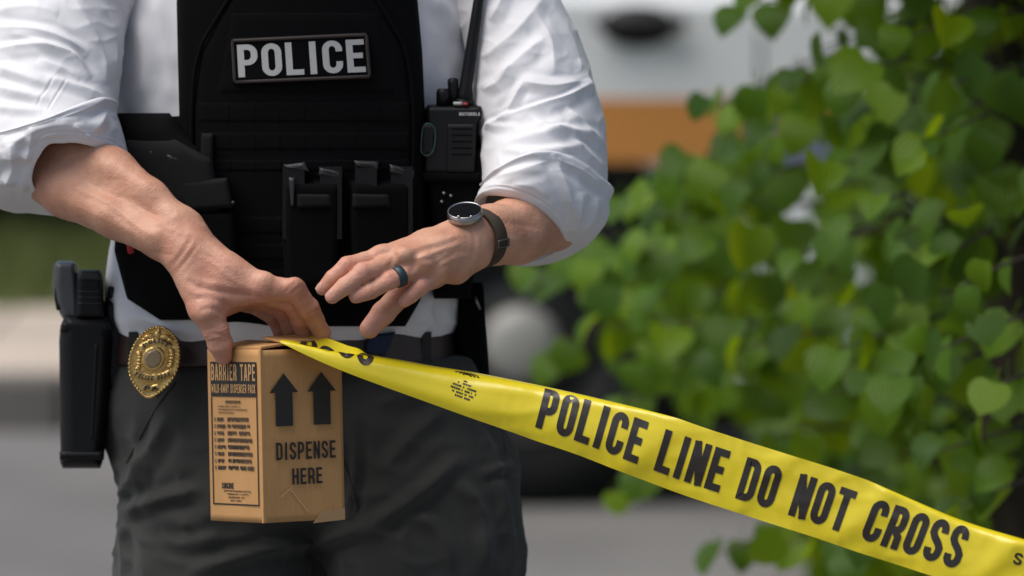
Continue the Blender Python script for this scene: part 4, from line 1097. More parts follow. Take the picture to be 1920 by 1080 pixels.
vb = W(565, 400, 0)
vest = empty('tactical_vest', tuple(vb), 'black plate carrier vest with a grey lettered patch worn over the white shirt', 'vest')
pad('front_panel', [(-150, 395, 735), (-60, 345, 772), (0, 331, 783), (100, 333, 792), (215, 336, 797), (420, 336, 797), (560, 340, 790), (612, 372, 760)], 14, -12, 16, M_vest, vest, 60, 80, skirt=26, bulge=2)
pad('plate_pocket', [(-130, 470, 670), (-20, 440, 700), (40, 405, 732), (100, 374, 762), (200, 360, 775), (575, 362, 772)], 8, 3, 22, M_vest, vest, 50, 70)
# side band round the waist and back panel
def band(name, prof, n, m_, par):
    R = []
    th = np.linspace(0, 2 * math.pi, n, endpoint=False)
    for k_, (rx, rd, ys) in enumerate(prof):
        yy = ys(th); R.append(np.stack([562 - rx * np.cos(th), yy, PX(-150) + PX(rd) * np.sin(th)], -1))
    R = np.stack(R); V_ = ring_to_world(R).reshape(-1, 3); F_ = grid_faces(n, len(prof), cu=True)
    return obj(name, V_, F_[:, ::-1], m_, par)
topf = lambda th: 222 - 14 * np.abs(np.cos(th)); botf = lambda th: 606 - 118 * np.where(np.cos(th) > 0, np.abs(np.cos(th)) ** 7, np.abs(np.cos(th)) ** 1.5) - 30 * np.clip(-np.sin(th), 0, 1)
mixf = lambda t: (lambda th: topf(th) * (1 - t) + botf(th) * t)
band('cummerbund', [(336, 146, topf), (350, 158, mixf(.02)), (354, 160, mixf(.2)), (356, 161, mixf(.5)), (355, 161, mixf(.8)), (349, 158, mixf(.98)), (335, 146, botf)], 120, M_vest, vest)
pad('back_panel', [(-200, 400, 730), (-60, 340, 785), (560, 345, 785)], 12, 0, 30, M_vest, vest, 20, 24, surf=lambda x_, y_: -300 + 0 * x_ - 14, skirt=-18)
for xa, xb in ((392, 470), (665, 740)):
    V_ = []
    for t in np.linspace(0, 1, 12):
        a = math.pi * t; yv = -135 - 118 * math.sin(a); zz = 8 - 300 * (t ** 1.0)
        V_ += [W(xa + 12 * math.sin(a), yv, zz), W(xb - 4 * math.sin(a), yv, zz)]
    o = obj('shoulder_strap', V_, [(2 * i, 2 * i + 1, 2 * i + 3, 2 * i + 2) for i in range(11)], M_web, vest)
    md = o.modifiers.new('thickness', 'SOLIDIFY'); md.thickness = .012; md.offset = 0
# loop field and webbing rows
pad('loop_field', [(20, 430, 715), (178, 400, 748)], 2.2, 10, 6, M_flap if False else M_web, vest, 24, 20)
for y0, y1, xa, xb in ((190, 231, 372, 768), (246, 283, 374, 768), (298, 322, 376, 768), (405, 440, 376, 768), (455, 490, 380, 766), (505, 540, 380, 764)):
    pad('webbing', [(y0, xa, xb), (y1, xa, xb)], 1.4, 10.4, 5, M_web, vest, 60, 8)
    for xs in np.linspace(xa + 8, xb - 8, 9)[1:-1]:
        pad('stitch_bar', [(y0 + 1, xs - 2.2, xs + 2.2), (y1 - 1, xs - 2.2, xs + 2.2)], .8, 11.4, 2, M_vest, vest, 4, 6)
# edge binding of the plate pocket
for sx in (-1, 1):
    P2 = catmull([(567 + sx * 128, -18), (567 + sx * 164, 40), (567 + sx * 194, 100), (567 + sx * 207, 200), (567 + sx * 206, 400), (567 + sx * 205, 570)], 50)
    v_, f_ = tube(W(P2[:, 0], P2[:, 1], vest_mm(P2[:, 0]) + 9), .0026, 6); obj('binding', v_, f_, M_web, vest)
# name patch
PC = [(432, 72), (690, 60), (697, 148), (437, 159)]
patch = pad('patch', PC, 3.0, 13, 5, M_vest, vest, 30, 16, corner=9)
def quad_at(u, v_):
    a = (1 - v_) * ((1 - u) * np.array(PC[0]) + u * np.array(PC[1])) + v_ * ((1 - u) * np.array(PC[3]) + u * np.array(PC[2])); return a
rim = []
for u0, v0, u1, v1 in ((.02, .055, .98, .055), (.985, .1, .985, .9), (.98, .945, .02, .945), (.015, .9, .015, .1)):
    rim += [quad_at(u0 + (u1 - u0) * t, v0 + (v1 - v0) * t) for t in np.linspace(0, 1, 10)]
rim = np.array(rim + rim[:1]); v_, f_ = tube(W(rim[:, 0], rim[:, 1], vest_mm(rim[:, 0]) + 15.8), .0021, 6, caps=False)
def sub(o, parent):
    """reparent as a sub-part"""
    mw = Matrix.Identity(4); o.parent = parent
    inv = Matrix.Identity(4)
    p = parent
    chain_ = []
    while p is not None: chain_.append(p); p = p.parent
    for q in reversed(chain_): inv = inv @ q.matrix_parent_inverse @ q.matrix_basis
    o.matrix_basis = inv.inverted(); return o
sub(obj('patch_border', v_, f_, M_pedge), patch)
lay, tot = layout('POLICE', .50, .10)
PH = 62.0
for ch, x0, gw in lay:
    def fm(p, k):
        u = .043 + (x0 + p[0]) / tot * .920; vv_ = .845 - p[1] * .70
        q = quad_at(u, vv_); return W(q[0], q[1], float(vest_mm(q[0])) + 16.4 + .12 * k)
    V_, F_ = glyph_mesh(ch, gw, .165, fm)
    sub(obj('letter', V_, F_, M_letter, smooth=False), patch)
# pouches on the officer's right side (picture left)
pad('utility_pouch', [(212, 218, 318), (250, 216, 345), (300, 222, 392), (360, 224, 405), (470, 214, 415), (560, 238, 418), (600, 300, 415)], 30, 4, 44, M_vest, vest, 40, 50, skirt=40, bulge=12, surf=lambda x_, y_: vest_mm(np.maximum(x_, 250)))
pad('pouch_lid', [(262, 236, 330), (300, 232, 398), (372, 236, 412), (400, 250, 408)], 12, 36, 36, M_flap, vest, 30, 26, surf=lambda x_, y_: vest_mm(np.maximum(x_, 250)))  # paler cloth puts the lid's highlight into its colour
pad('pouch_flap', [(341, 340), (426, 333), (438, 390), (346, 397)], 7, 42, 9, M_flap, vest, 22, 18, skirt=30)
pad('pouch_front', [(394, 342, 438), (470, 344, 442), (585, 352, 440)], 8, 36, 10, M_vest, vest, 20, 24, skirt=34)
pad('side_buckle', [(308, 286), (332, 293), (338, 304), (312, 301)], 4, 44, 4, M_poly2, vest, 8, 6, surf=lambda x_, y_: vest_mm(np.maximum(x_, 250)))
pad('strap', [(250, 378, 400), (330, 374, 400)], 4, 16, 5, M_flap, vest, 6, 16)
for px_, py_ in ((284, 286), (343, 333), (437, 380)):
    v_, f_ = lathe([(.0, 0), (.0020, 0), (.0016, .0010), (0, .0013)], W(px_, py_, float(vest_mm(max(px_, 250))) + 46), (0, -1, .2), 12, False); obj('snap', v_, f_, M_poly2, vest)
pad('pull_tab', [(455, 236, 254), (476, 240, 252)], 3, 38, 3, mat('red_tab', (.42, .02, .025), .6), vest, 6, 6, surf=lambda x_, y_: vest_mm(np.maximum(x_, 250)))
# pistol magazine pouches
for xa, xb in ((530, 640), (655, 776)):
    pad('magazine_pouch', [(338, xa, xb), (420, xa - 2, xb), (545, xa + 4, xb - 6)], 26, 12, 14, M_vest, vest, 26, 30, skirt=30)
for xa, xb in ((556, 624), (661, 733)):
    pad('pouch_tab', [(xa, 363), (xb - 4, 364), (xb, 389), (xa, 391)], 5, 37, 6, M_flap, vest, 16, 10, skirt=12)
pad('pocket_clip', [(541, 332), (553, 333), (552, 386), (545, 390)], 3.5, 37, 3, M_poly2, vest, 6, 16)
mags = [((531, 309), (571, 304), (581, 323), (536, 317), 'leftmost'), ((599, 313), (643, 320), (640, 337), (597, 329), 'second from left'),
        ((664, 301), (709, 303), (709, 319), (667, 313), 'third from left'), ((731, 308), (776, 319), (776, 334), (731, 325), 'rightmost')]
for tl, tr_, br_, bl, where in mags:
    cx = (tl[0] + tr_[0]) / 2; c = W(cx, 320, float(vest_mm(cx)) + 24)
    mg = empty('pistol_magazine', tuple(c), f'black pistol magazine, {where} of the four standing in the vest pouches', 'magazine', 'magazines in the front pouches')
    s_ = .012
    v_ = [c + np.array([sx * s_, sy * .010, sz]) for sz in (-.075, .004) for sx, sy in ((-1, -1), (1, -1), (1, 1), (-1, 1))]
    obj('magazine_body', v_, [(0, 1, 5, 4), (1, 2, 6, 5), (2, 3, 7, 6), (3, 0, 4, 7), (4, 5, 6, 7), (3, 2, 1, 0)], M_poly, mg, smooth=False)
    pad('base_plate', [tl, tr_, br_, bl], 5, 30, 5, M_poly2, mg, 14, 8, skirt=24)
    pad('base_ridge', [((tl[0] + bl[0]) / 2 + 6, tl[1] + 5), ((tr_[0] + br_[0]) / 2 - 6, tr_[1] + 7), ((tr_[0] + br_[0]) / 2 - 6, tr_[1] + 10), ((tl[0] + bl[0]) / 2 + 6, tl[1] + 8)], 1.2, 34.6, 2, M_poly, mg, 6, 4, skirt=3)

# ---- radio in its holder ---------------------------------------------------
RM = -52
rsurf = lambda x_, y_: RM + 0 * np.asarray(x_, float)
pad('radio_holder', [(268, 792, 915), (300, 788, 922), (340, 790, 916), (430, 806, 900), (560, 812, 882)], 42, 0, 20, M_vest, vest, 30, 40, surf=rsurf, skirt=50)
pad('holder_strap', [(322, 790, 906), (342, 790, 904)], 4, 44, 5, M_web, vest, 20, 6, surf=rsurf)
for px_, py_ in ((832, 362), (845, 367), (828, 378)):
    v_, f_ = lathe([(.0, 0), (.0020, 0), (.0016, .001), (0, .0014)], W(px_, py_, RM + 43), (0, -1, .2), 10, False); obj('rivet', v_, f_, M_grey, vest)
radio = empty('two_way_radio', tuple(W(848, 260, RM + 20)), 'black two-way radio with long antenna in a holder on the vest by the white sleeve', 'radio')
pad('radio_body', [(196, 803, 903), (204, 797, 907), (218, 796, 906), (232, 798, 898), (270, 792, 895), (330, 790, 892)], 36, 10, 9, M_poly, radio, 30, 40, surf=rsurf, skirt=30)
pad('speaker_face', [(232, 838, 893), (325, 836, 890)], 2.2, 45.5, 4, M_poly2 if False else M_poly, radio, 16, 24, surf=rsurf, skirt=5)
for yy in (240, 252, 264, 276, 288): pad('speaker_slot', [(yy, 846, 886), (yy + 3, 846, 886)], .8, 47.6, 1.5, M_web, radio, 10, 4, surf=rsurf, skirt=2)
pad('talk_button', [(232, 794, 812), (240, 791, 816), (284, 789, 812), (292, 792, 808)], 4, 45, 6, M_poly, radio, 10, 18, surf=rsurf, skirt=6)
M_green = mat('dark_green_trim', (.012, .04, .03), .5)
P2 = catmull([(802, 232), (814, 240), (816, 262), (811, 284), (800, 292), (790, 284), (790, 262), (793, 240)], 40, closed=True); P2 = np.vstack([P2, P2[:1]])
v_, f_ = tube(W(P2[:, 0], P2[:, 1], RM + 47.5), .0013, 6, caps=False); obj('button_trim', v_, f_, M_green, radio)
def stick(name, a, b_, prof, m_, par, n=18):
    a, b_ = W(*a), W(*b_); L = np.linalg.norm(b_ - a); v_, f_ = lathe([(r_, h_ * L) for r_, h_ in prof], a, b_ - a, n); return obj(name, v_, f_, m_, par)
stick('volume_knob', (831, 200, RM + 28), (831, 166, RM + 28), [(.0078, 0), (.0078, .75), (.0068, .97), (.004, 1)], M_poly, radio)
stick('channel_knob', (851, 200, RM + 24), (849, 146, RM + 24), [(.0055, 0), (.0058, .5), (.0062, .8), (.0058, .95), (.003, 1)], M_poly, radio)
stick('antenna', (868, 200, RM + 24), (906, -60, RM + 20), [(.0085, 0), (.0085, .1), (.0074, .14), (.0062, .6), (.0052, .97), (.003, 1)], M_poly, radio)
stick('antenna_collar', (868, 201, RM + 24), (870, 186, RM + 24), [(.0105, 0), (.0105, .8), (.009, 1)], M_poly, radio)
pad('status_light', [(192, 868, 877), (198, 868, 877)], 3, 44, 2, mat('red_indicator', (.35, .03, .03), .4), radio, 5, 4, surf=rsurf, skirt=4)
pad('top_label', [(191, 850, 867), (197, 850, 867)], 2, 44, 2, M_letter, radio, 5, 4, surf=rsurf, skirt=4)
lay, tot = layout('MOTOROLA', .5, .16); V_, F_ = [], []
for ch, x0, gw in lay:
    a, c = glyph_mesh(ch, gw, .2, lambda p, k: W(861 + (x0 + p[0]) / tot * 39, 217 - p[1] * 6.5 , RM + 46.9 + .05 * k), .5); F_ += [tuple(i + len(V_) for i in q) for q in c]; V_ += a
obj('maker_name', V_, F_, M_letter, radio, smooth=False)

# ================================================================== BELT GEAR
M_gun = mat('dark_grey_pistol', (.085, .085, .09), .32, metal=.2, var=.2, vscale=60, bump=.2, bscale=800)
hb = W(165, 880, -120)
hol = empty('holster', tuple(hb), 'black moulded duty holster hanging from the belt below the rolled sleeve', 'holster')
HS = -118
hsurf = lambda x_, y_: HS + 0 * np.asarray(x_, float)
pad('holster_body', [(590, 122, 208), (612, 113, 212), (640, 111, 214), (740, 112, 208), (815, 113, 200), (848, 114, 196), (868, 113, 192), (878, 118, 188)], 26, 12, 24, M_poly, hol, 30, 60, surf=hsurf, skirt=44)
pad('holster_throat', [(516, 146, 190), (530, 143, 194), (560, 142, 194), (600, 140, 200)], 16, 18, 10, M_poly, hol, 16, 24, surf=hsurf, skirt=40)
for yy in (545, 556, 567): pad('throat_groove', [(yy, 147, 191), (yy + 3, 147, 191)], 1.2, 33.5, 2, M_poly2, hol, 10, 4, surf=hsurf, skirt=2)
pad('holster_rib', [(600, 130, 150), (640, 128, 146), (700, 126, 140)], 4, 30, 6, M_poly2, hol, 8, 20, surf=hsurf, skirt=6)
pad('holster_ridge', [(640, 176, 186), (830, 168, 176)], 3, 36, 4, M_poly, hol, 6, 24, surf=hsurf, skirt=4)
pad('retention_hood', [(506, 150, 186), (514, 145, 192), (528, 144, 194)], 9, 26, 7, M_poly2, hol, 14, 10, surf=hsurf, skirt=20)
pad('holster_step', [(604, 116, 206), (622, 112, 210)], 4, 34, 6, M_poly, hol, 18, 8, surf=hsurf, skirt=10)
pad('holster_foot', [(846, 112, 196), (862, 112, 195)], 4, 36, 6, M_poly, hol, 16, 6, surf=hsurf, skirt=40)
pad('belt_mount', [(560, 196, 232), (600, 194, 250), (700, 196, 252), (745, 205, 246)], 18, 6, 10, M_poly, hol, 14, 20, surf=hsurf, skirt=40)
pad('release_lever', [(536, 203, 216), (560, 200, 218)], 10, 14, 4, M_poly, hol, 6, 8, surf=hsurf, skirt=20)
v_, f_ = lathe([(.0, 0), (.0030, 0), (.0024, .0016), (0, .002)], W(139, 843, HS + 36), (0, -1, .1), 12, False); obj('screw', v_, f_, M_grey, hol)
gun = empty('pistol', tuple(W(150, 560, HS)), 'dark grey pistol grip and slide rear showing above the holster', 'pistol')
gsurf = lambda x_, y_: HS - 8 + 0 * np.asarray(x_, float)
pad('grip', [(489, 108, 136), (498, 100, 146), (530, 98, 150), (565, 102, 152), (590, 113, 154), (612, 128, 156)], 22, 0, 15, M_gun, gun, 22, 30, surf=gsurf, skirt=30)
pad('grip_side', [(506, 103, 118), (560, 102, 116), (582, 106, 120)], 3, 14, 6, M_poly, gun, 8, 20, surf=gsurf, skirt=8)
pad('slide_rear', [(512, 150, 188), (520, 148, 190), (560, 148, 190)], 22, 8, 6, M_poly2, gun, 12, 14, surf=gsurf, skirt=34)

# badge on the belt
M_gold, nt, b = new_mat('gold_badge')
tc = nt.nodes.new('ShaderNodeTexCoord'); n1 = nt.nodes.new('ShaderNodeTexNoise'); n1.inputs['Scale'].default_value = 330; n1.inputs['Detail'].default_value = 3
nt.links.new(tc.outputs['Object'], n1.inputs['Vector'])
rp = nt.nodes.new('ShaderNodeValToRGB'); rp.color_ramp.elements[0].color = (.46, .27, .075, 1); rp.color_ramp.elements[1].color = (.95, .67, .27, 1)
nt.links.new(n1.outputs['Fac'], rp.inputs[0]); nt.links.new(rp.outputs[0], b.inputs['Base Color'])
b.inputs['Metallic'].default_value = 1.0; b.inputs['Roughness'].default_value = .27
bp = nt.nodes.new('ShaderNodeBump'); bp.inputs['Strength'].default_value = .55; bp.inputs['Distance'].default_value = .0012
nt.links.new(n1.outputs['Fac'], bp.inputs['Height']); nt.links.new(bp.outputs[0], b.inputs['Normal'])
M_gdark = mat('dark_enamel', (.03, .02, .012), .35, var=.3)
BM = 6.0
bad = empty('police_badge', tuple(W(288, 680, BM)), 'gold oval police badge with pointed base clipped on the belt beside the box', 'badge')
# outline of the shield, a little turned
def badge_pt(a, rr):
    """outline radius at angle a (0 = right), scaled by rr, in px about (289, 677)"""
    x_, y_ = math.cos(a), -math.sin(a)
    rx, ry = 48, 66
    X, Y = rx * x_, ry * y_
    if y_ > 0: X *= (1 - .42 * y_ ** 3); Y *= 1.08
    ro = math.radians(3); X, Y = X * math.cos(ro) - Y * math.sin(ro), X * math.sin(ro) + Y * math.cos(ro)
    return 289 + rr * X, 677 + rr * Y
def badge_surf(px_, py_, l): return W(px_ - (py_ - 677) * .10, py_, BM + 4 - ((px_ - 289) / 48) ** 2 * 5 - ((py_ - 677) / 70) ** 2 * 4 + l)
def badge_disc(name, rr0, rr1, prof, m_, na=64, cx=None):
    V_, F_ = [], []
    for rr, l in prof:
        for i in range(na):
            x_, y_ = badge_pt(2 * math.pi * i / na, rr); V_.append(badge_surf(x_, y_, l))
    F_ = [tuple(q) for q in grid_faces(na, len(prof), cu=True)]
    return obj(name, V_, F_, m_, bad)
pad('badge_backing', [(622, 272, 322), (640, 256, 340), (700, 250, 330), (730, 262, 312), (744, 272, 296)], 6, -10, 10, M_shoe, bad, 20, 24, surf=lambda x_, y_: BM + 0 * x_, skirt=10)
badge_disc('shield', 0, 1, [(1.0, -5), (1.0, 0), (.97, 1.6), (.93, 1.8), (.89, .6), (.7, .8), (.4, 1.2), (.02, 1.5)], M_gold)
# rope edge: small beads
V_, F_ = [], []
for i in range(56):
    x_, y_ = badge_pt(2 * math.pi * i / 56, .955); c = badge_surf(x_, y_, 1.4)
    bm = bmesh.new(); r_ = bmesh.ops.create_icosphere(bm, subdivisions=1, radius=.0021)
    o = len(V_); V_ += [np.array(v.co) + c for v in bm.verts]; F_ += [tuple(v.index + o for v in f.verts) for f in bm.faces]; bm.free()
tag(obj('beaded_rim', V_, F_, M_gold, bad), kind='stuff')
# centre seal
def small_disc(name, cx, cy, r_, l0, l1, m_, par=bad):
    V_ = []
    for k_, l in ((1, l0), (1, l1), (.82, l1 + .5), (.6, l1 + .1), (.02, l1 + .5)):
        for i in range(28): V_.append(badge_surf(cx + k_ * r_ * math.cos(i * math.tau / 28), cy + k_ * r_ * 1.05 * math.sin(i * math.tau / 28), l))
    return obj(name, V_, [tuple(q) for q in grid_faces(28, 5, cu=True)], m_, par)
small_disc('seal_ring', 287, 673, 23, 0, 2.0, M_gold); small_disc('seal', 287, 673, 16, 1.8, 2.8, mat('seal_enamel', (.34, .25, .15), .3, metal=.6, var=.7, vscale=700))
def badge_banner(name, pts, w, text, size):
    P2 = catmull(np.array(pts, float), 24); n_ = np.gradient(P2, axis=0); n_ = np.stack([n_[:, 1], -n_[:, 0]], 1); n_ /= np.linalg.norm(n_, axis=1)[:, None]
    V_ = []
    for s_ in (-1, 1):
        for p, m__ in zip(P2, n_): V_.append(badge_surf(*(p + s_ * w / 2 * m__), 2.4))
    for s_ in (-1, 1):
        for p, m__ in zip(P2, n_): V_.append(badge_surf(*(p + s_ * w / 2 * m__ * 1.1), .4))
    n = 24; F_ = [(i, i + 1, n + i + 1, n + i) for i in range(n - 1)] + [(i, 2 * n + i, 2 * n + i + 1, i + 1) for i in range(n - 1)] + [(n + i, n + i + 1, 3 * n + i + 1, 3 * n + i) for i in range(n - 1)]
    ban = obj(name, V_, F_, M_gold, bad)
    lay, tot = layout(text, .46, .14); A, C = [], []
    for ch, x0, gw in lay:
        def fm(p, k):
            t = (.06 + .88 * (x0 + p[0]) / tot) * 23; i = min(22, int(t)); q = P2[i] + (P2[i + 1] - P2[i]) * (t - i)
            return badge_surf(*(q + n_[i] * (p[1] - .5) * size), 2.65 + .05 * k)
        a, c = glyph_mesh(ch, gw, .19, fm, .5); C += [tuple(i + len(A) for i in q) for q in c]; A += a
    sub(obj('banner_lettering', A, C, M_gdark, smooth=False), ban)
badge_banner('banner', [(252, 698), (270, 706), (289, 709), (308, 706), (325, 698)], 15, 'POLICE DEPT', 9)
badge_banner('banner', [(262, 652), (276, 642), (290, 639), (304, 642), (317, 651)], 13, 'OFFICER' if False else 'POLICE', 8)
badge_banner('banner', [(274, 726), (288, 729), (301, 726)], 13, 'PA', 9)
for x_, y_ in ((258, 676), (318, 672)):                      # sprays either side of the seal
    V_, F_ = [], []
    for k_ in range(7):
        a = -1.2 + .4 * k_; c = badge_surf(x_ + 4 * math.cos(a), y_ + 16 * math.sin(a), 1.6)
        bm = bmesh.new(); bmesh.ops.create_icosphere(bm, subdivisions=1, radius=.0035); o = len(V_)
        V_ += [np.array(v.co) * (1.2, .5, .6) + c for v in bm.verts]; F_ += [tuple(v.index + o for v in f.verts) for f in bm.faces]; bm.free()
    obj('laurel', V_, F_, M_gold, bad)
# eagle crest at the top
V_, F_ = [], []
for dx, dy_, rx, ry in ((0, 0, 7, 9), (-14, 3, 12, 5), (14, 4, 12, 5), (-24, 8, 8, 4), (24, 9, 8, 4), (1, -9, 4, 4)):
    c = badge_surf(291 + dx, 628 + dy_, 1.6); bm = bmesh.new(); bmesh.ops.create_icosphere(bm, subdivisions=2, radius=1); o = len(V_)
    V_ += [np.array(v.co) * (M(rx), .0025, M(ry)) + c for v in bm.verts]; F_ += [tuple(v.index + o for v in f.verts) for f in bm.faces]; bm.free()
obj('eagle_crest', V_, F_, M_gold, bad)

# pouch at the other hip, and the blue cloth at the belt
bp_ = empty('belt_pouch', tuple(W(885, 690, -120)), 'narrow black belt pouch hanging at the hip under the watch', 'pouch')
psurf = lambda x_, y_: -150 + 0 * np.asarray(x_, float)
pad('pouch_body', [(535, 862, 902), (560, 858, 908), (640, 850, 914), (700, 862, 918), (716, 880, 916)], 40, 10, 16, M_vest, bp_, 18, 34, surf=psurf, skirt=60)
pad('pouch_flap', [(530, 862, 904), (545, 860, 908), (600, 858, 910)], 7, 46, 8, M_vest, bp_, 16, 14, surf=psurf, skirt=24)
v_, f_ = tube(W([891, 894, 900], [556, 566, 580], [-88, -86, -88]), .0016, 6); obj('clip', v_, f_, M_grey, bp_)
M_navy = weave('navy_cloth', (.018, .030, .062), .8, 500, .4)
cl = pad('blue_cloth', [(690, 628), (742, 622), (722, 668), (686, 660)], 5, 6, 8, M_navy, None, 16, 14, surf=lambda x_, y_: np.asarray(-140 + 141 * np.sqrt(np.clip(1 - ((x_ - 530) / 328) ** 2, 0, 1))), skirt=8)
tag(cl, 'small dark blue cloth tucked at the belt behind the tape', 'cloth')

# ================================================================== WATCH AND RING
M_chrome = mat('brushed_steel', (.40, .40, .40), .32, metal=1.0, var=.08, vscale=200)
M_dial = mat('black_watch_glass', (.006, .006, .007), .6, var=.1, spec=.02)
M_strap = mat('olive_brown_strap', (.045, .031, .016), .75, var=.2, vscale=120, bump=.4, bscale=700)
wa = W(872, 402, 166); wnv = np.array([-.08, -.40, .91]); wnv /= np.linalg.norm(wnv)
watch = empty('wristwatch', tuple(wa), 'steel wristwatch with black dial and olive strap on the wrist below the sleeve', 'watch')
R_ = M(33)
v_, f_ = lathe([(R_ * .80, -.0052), (R_ * .96, -.0042), (R_ * 1.0, -.001), (R_ * .985, .0025), (R_ * .93, .0042)], wa, wnv, 48); obj('case', v_, f_, M_chrome, watch)
v_, f_ = lathe([(R_ * .95, .0035), (R_ * .97, .0050), (R_ * .945, .0058), (R_ * .90, .0050), (R_ * .89, .0040)], wa, wnv, 48, False); obj('bezel', v_, f_, M_chrome, watch)
v_, f_ = lathe([(R_ * .90, .0047), (R_ * .5, .0049), (0.0, .0050)], wa, wnv, 40, False); dial = obj('dial', v_, f_, M_dial, watch)
fax = J(965, 433, 82) - J(893, 451, 140); fax /= np.linalg.norm(fax)
sidev = np.cross(wnv, fax); sidev /= np.linalg.norm(sidev)
for t_ in (-.35, .35):
    cc = wa - np.array([0, 0, 0]) + (-sidev if sidev[1] > 0 else sidev) * 0
    side = np.cross(np.array([0, 0, 1.0]), np.array([0, 1.0, 0])); 
    p = wa + wnv * -.0005 + np.array([.0, -R_ * 1.0, 0]) + np.array([t_ * R_, .0012, -.001])
    v_, f_ = lathe([(.0018, 0), (.0018, .0012), (.0010, .0016)], p, (0, -1, 0), 14); obj('pusher', v_, f_, M_chrome, watch)
# strap: ring round the wrist
wc = J(897, 449, 137); up = wnv - fax * (wnv @ fax); up /= np.linalg.norm(up); sd = np.cross(fax, up)
V_ = []; ns = 64
prof = [(-.0098, .0006), (-.0092, .0028), (0, .0034), (.0092, .0028), (.0098, .0006), (.0085, -.0004), (-.0085, -.0004)]
for i in range(ns):
    a = math.tau * i / ns; rad = M(50.5) + M(2.0) * math.cos(a); nrm_ = math.cos(a) * up + math.sin(a) * sd
    taper = 1 - .12 * (1 - math.cos(a)) / 2
    for w_, l in prof: V_.append(wc + nrm_ * (rad + l) + fax * w_ * taper)
strap_o = obj('strap', V_, grid_faces(len(prof), ns, True, True), M_strap, watch)
for da, nm, m_ in ((0, 'keeper', M_strap),):
    pass
best = None
for i in range(ns):
    a = math.tau * i / ns; p = wc + (math.cos(a) * up + math.sin(a) * sd) * M(54); q = proj(p); d = math.hypot(q[0] - 932, q[1] - 455)
    if best is None or d < best[0]: best = (d, a)
a = best[1]; nrm_ = math.cos(a) * up + math.sin(a) * sd; tang = -math.sin(a) * up + math.cos(a) * sd
bc = wc + nrm_ * (M(50.5) + .0042)
loop_ = [bc + fax * .0095 * x_ + tang * .0038 * y_ for x_, y_ in ((-1, -1), (1, -1), (1, 1), (-1, 1), (-1, -1))]
P_ = np.concatenate([np.linspace(p, q, 6) for p, q in zip(loop_[:-1], loop_[1:])]); v_, f_ = tube(P_ + rng.normal(0, 1e-7, P_.shape), .0009, 6); obj('buckle', v_, f_, mat('dark_buckle', (.12, .115, .1), .4, metal=.6), watch)
# ring
M_ring = mat('dark_teal_ring', (.012, .035, .042), .5, var=.2)
f = l_fing[2]; pa, pb = J(*f[0][0]), J(*f[1][0]); ax = pb - pa; ax /= np.linalg.norm(ax); t_ = .72
rc = pa + (pb - pa) * t_; rr_ = M(f[0][1] + (f[1][1] - f[0][1]) * t_)
v_, f_ = lathe([(rr_ + .0002, -.0046), (rr_ + .0013, -.0044), (rr_ + .0017, 0), (rr_ + .0010, .0044), (rr_ - .0002, .0046)], rc, ax, 36, False)
ring_o = obj('finger_ring', v_, f_, M_ring); tag(ring_o, 'dark teal silicone ring on the ring finger of the open hand', 'ring')

# ================================================================== CARDBOARD BOX
def card(name, c1, c2):
    m = mat(name, c1, .8, var=.16, vscale=30, bump=.25, bscale=260, stretch=(1, 1, .35)); return m
M_card = card('brown_cardboard', (.49, .258, .094), None)
M_cedge = mat('cardboard_edge', (.30, .17, .075), .9, var=.25, vscale=300, bump=.6, bscale=800)
M_ink = mat('black_print', (.016, .013, .011), .65, var=.2)
M_tan = mat('cardboard_show_through', (.47, .265, .108), .8, var=.1)
C0 = W(495, 981, 210); C1 = W(488, 650, 196); e3 = C1 - C0; BH = np.linalg.norm(e3); e3 /= BH
e1 = np.array([-.592, .806, 0.0]); e1 -= e3 * (e1 @ e3); e1 /= np.linalg.norm(e1)
e2 = np.cross(e1, e3); e2 = -e2 if e2[0] < 0 else e2
W1, W2 = .1045, .1065
def bx(a, b_, h, out=(0, 0)):   # a along the left face, b along the right face
    return C0 + e1 * a + e2 * b_ + e3 * h
cb = empty('cardboard_box', tuple(C0 + e1 * W1 / 2 + e2 * W2 / 2), 'brown cardboard tape dispenser box with two black arrows held under the hand', 'box')
TH = .003
def slab8(name, pts, nrm_, th, m_, par, bev=.0008):
    V_ = [np.array(p) for p in pts] + [np.array(p) - np.asarray(nrm_) * th for p in pts]
    bm = bmesh.new(); vs = [bm.verts.new(p) for p in V_]
    bm.faces.new(vs[:4]); bm.faces.new(vs[4:][::-1])
    for i in range(4): bm.faces.new((vs[i], vs[4 + i], vs[4 + (i + 1) % 4], vs[(i + 1) % 4]))
    if bev: bmesh.ops.bevel(bm, geom=list(bm.edges), offset=bev, segments=2, profile=.5, affect='EDGES')
    return bm_obj(name, bm, m_, par)
nL, nR = -e2, -e1       # outward normals of the left and right face
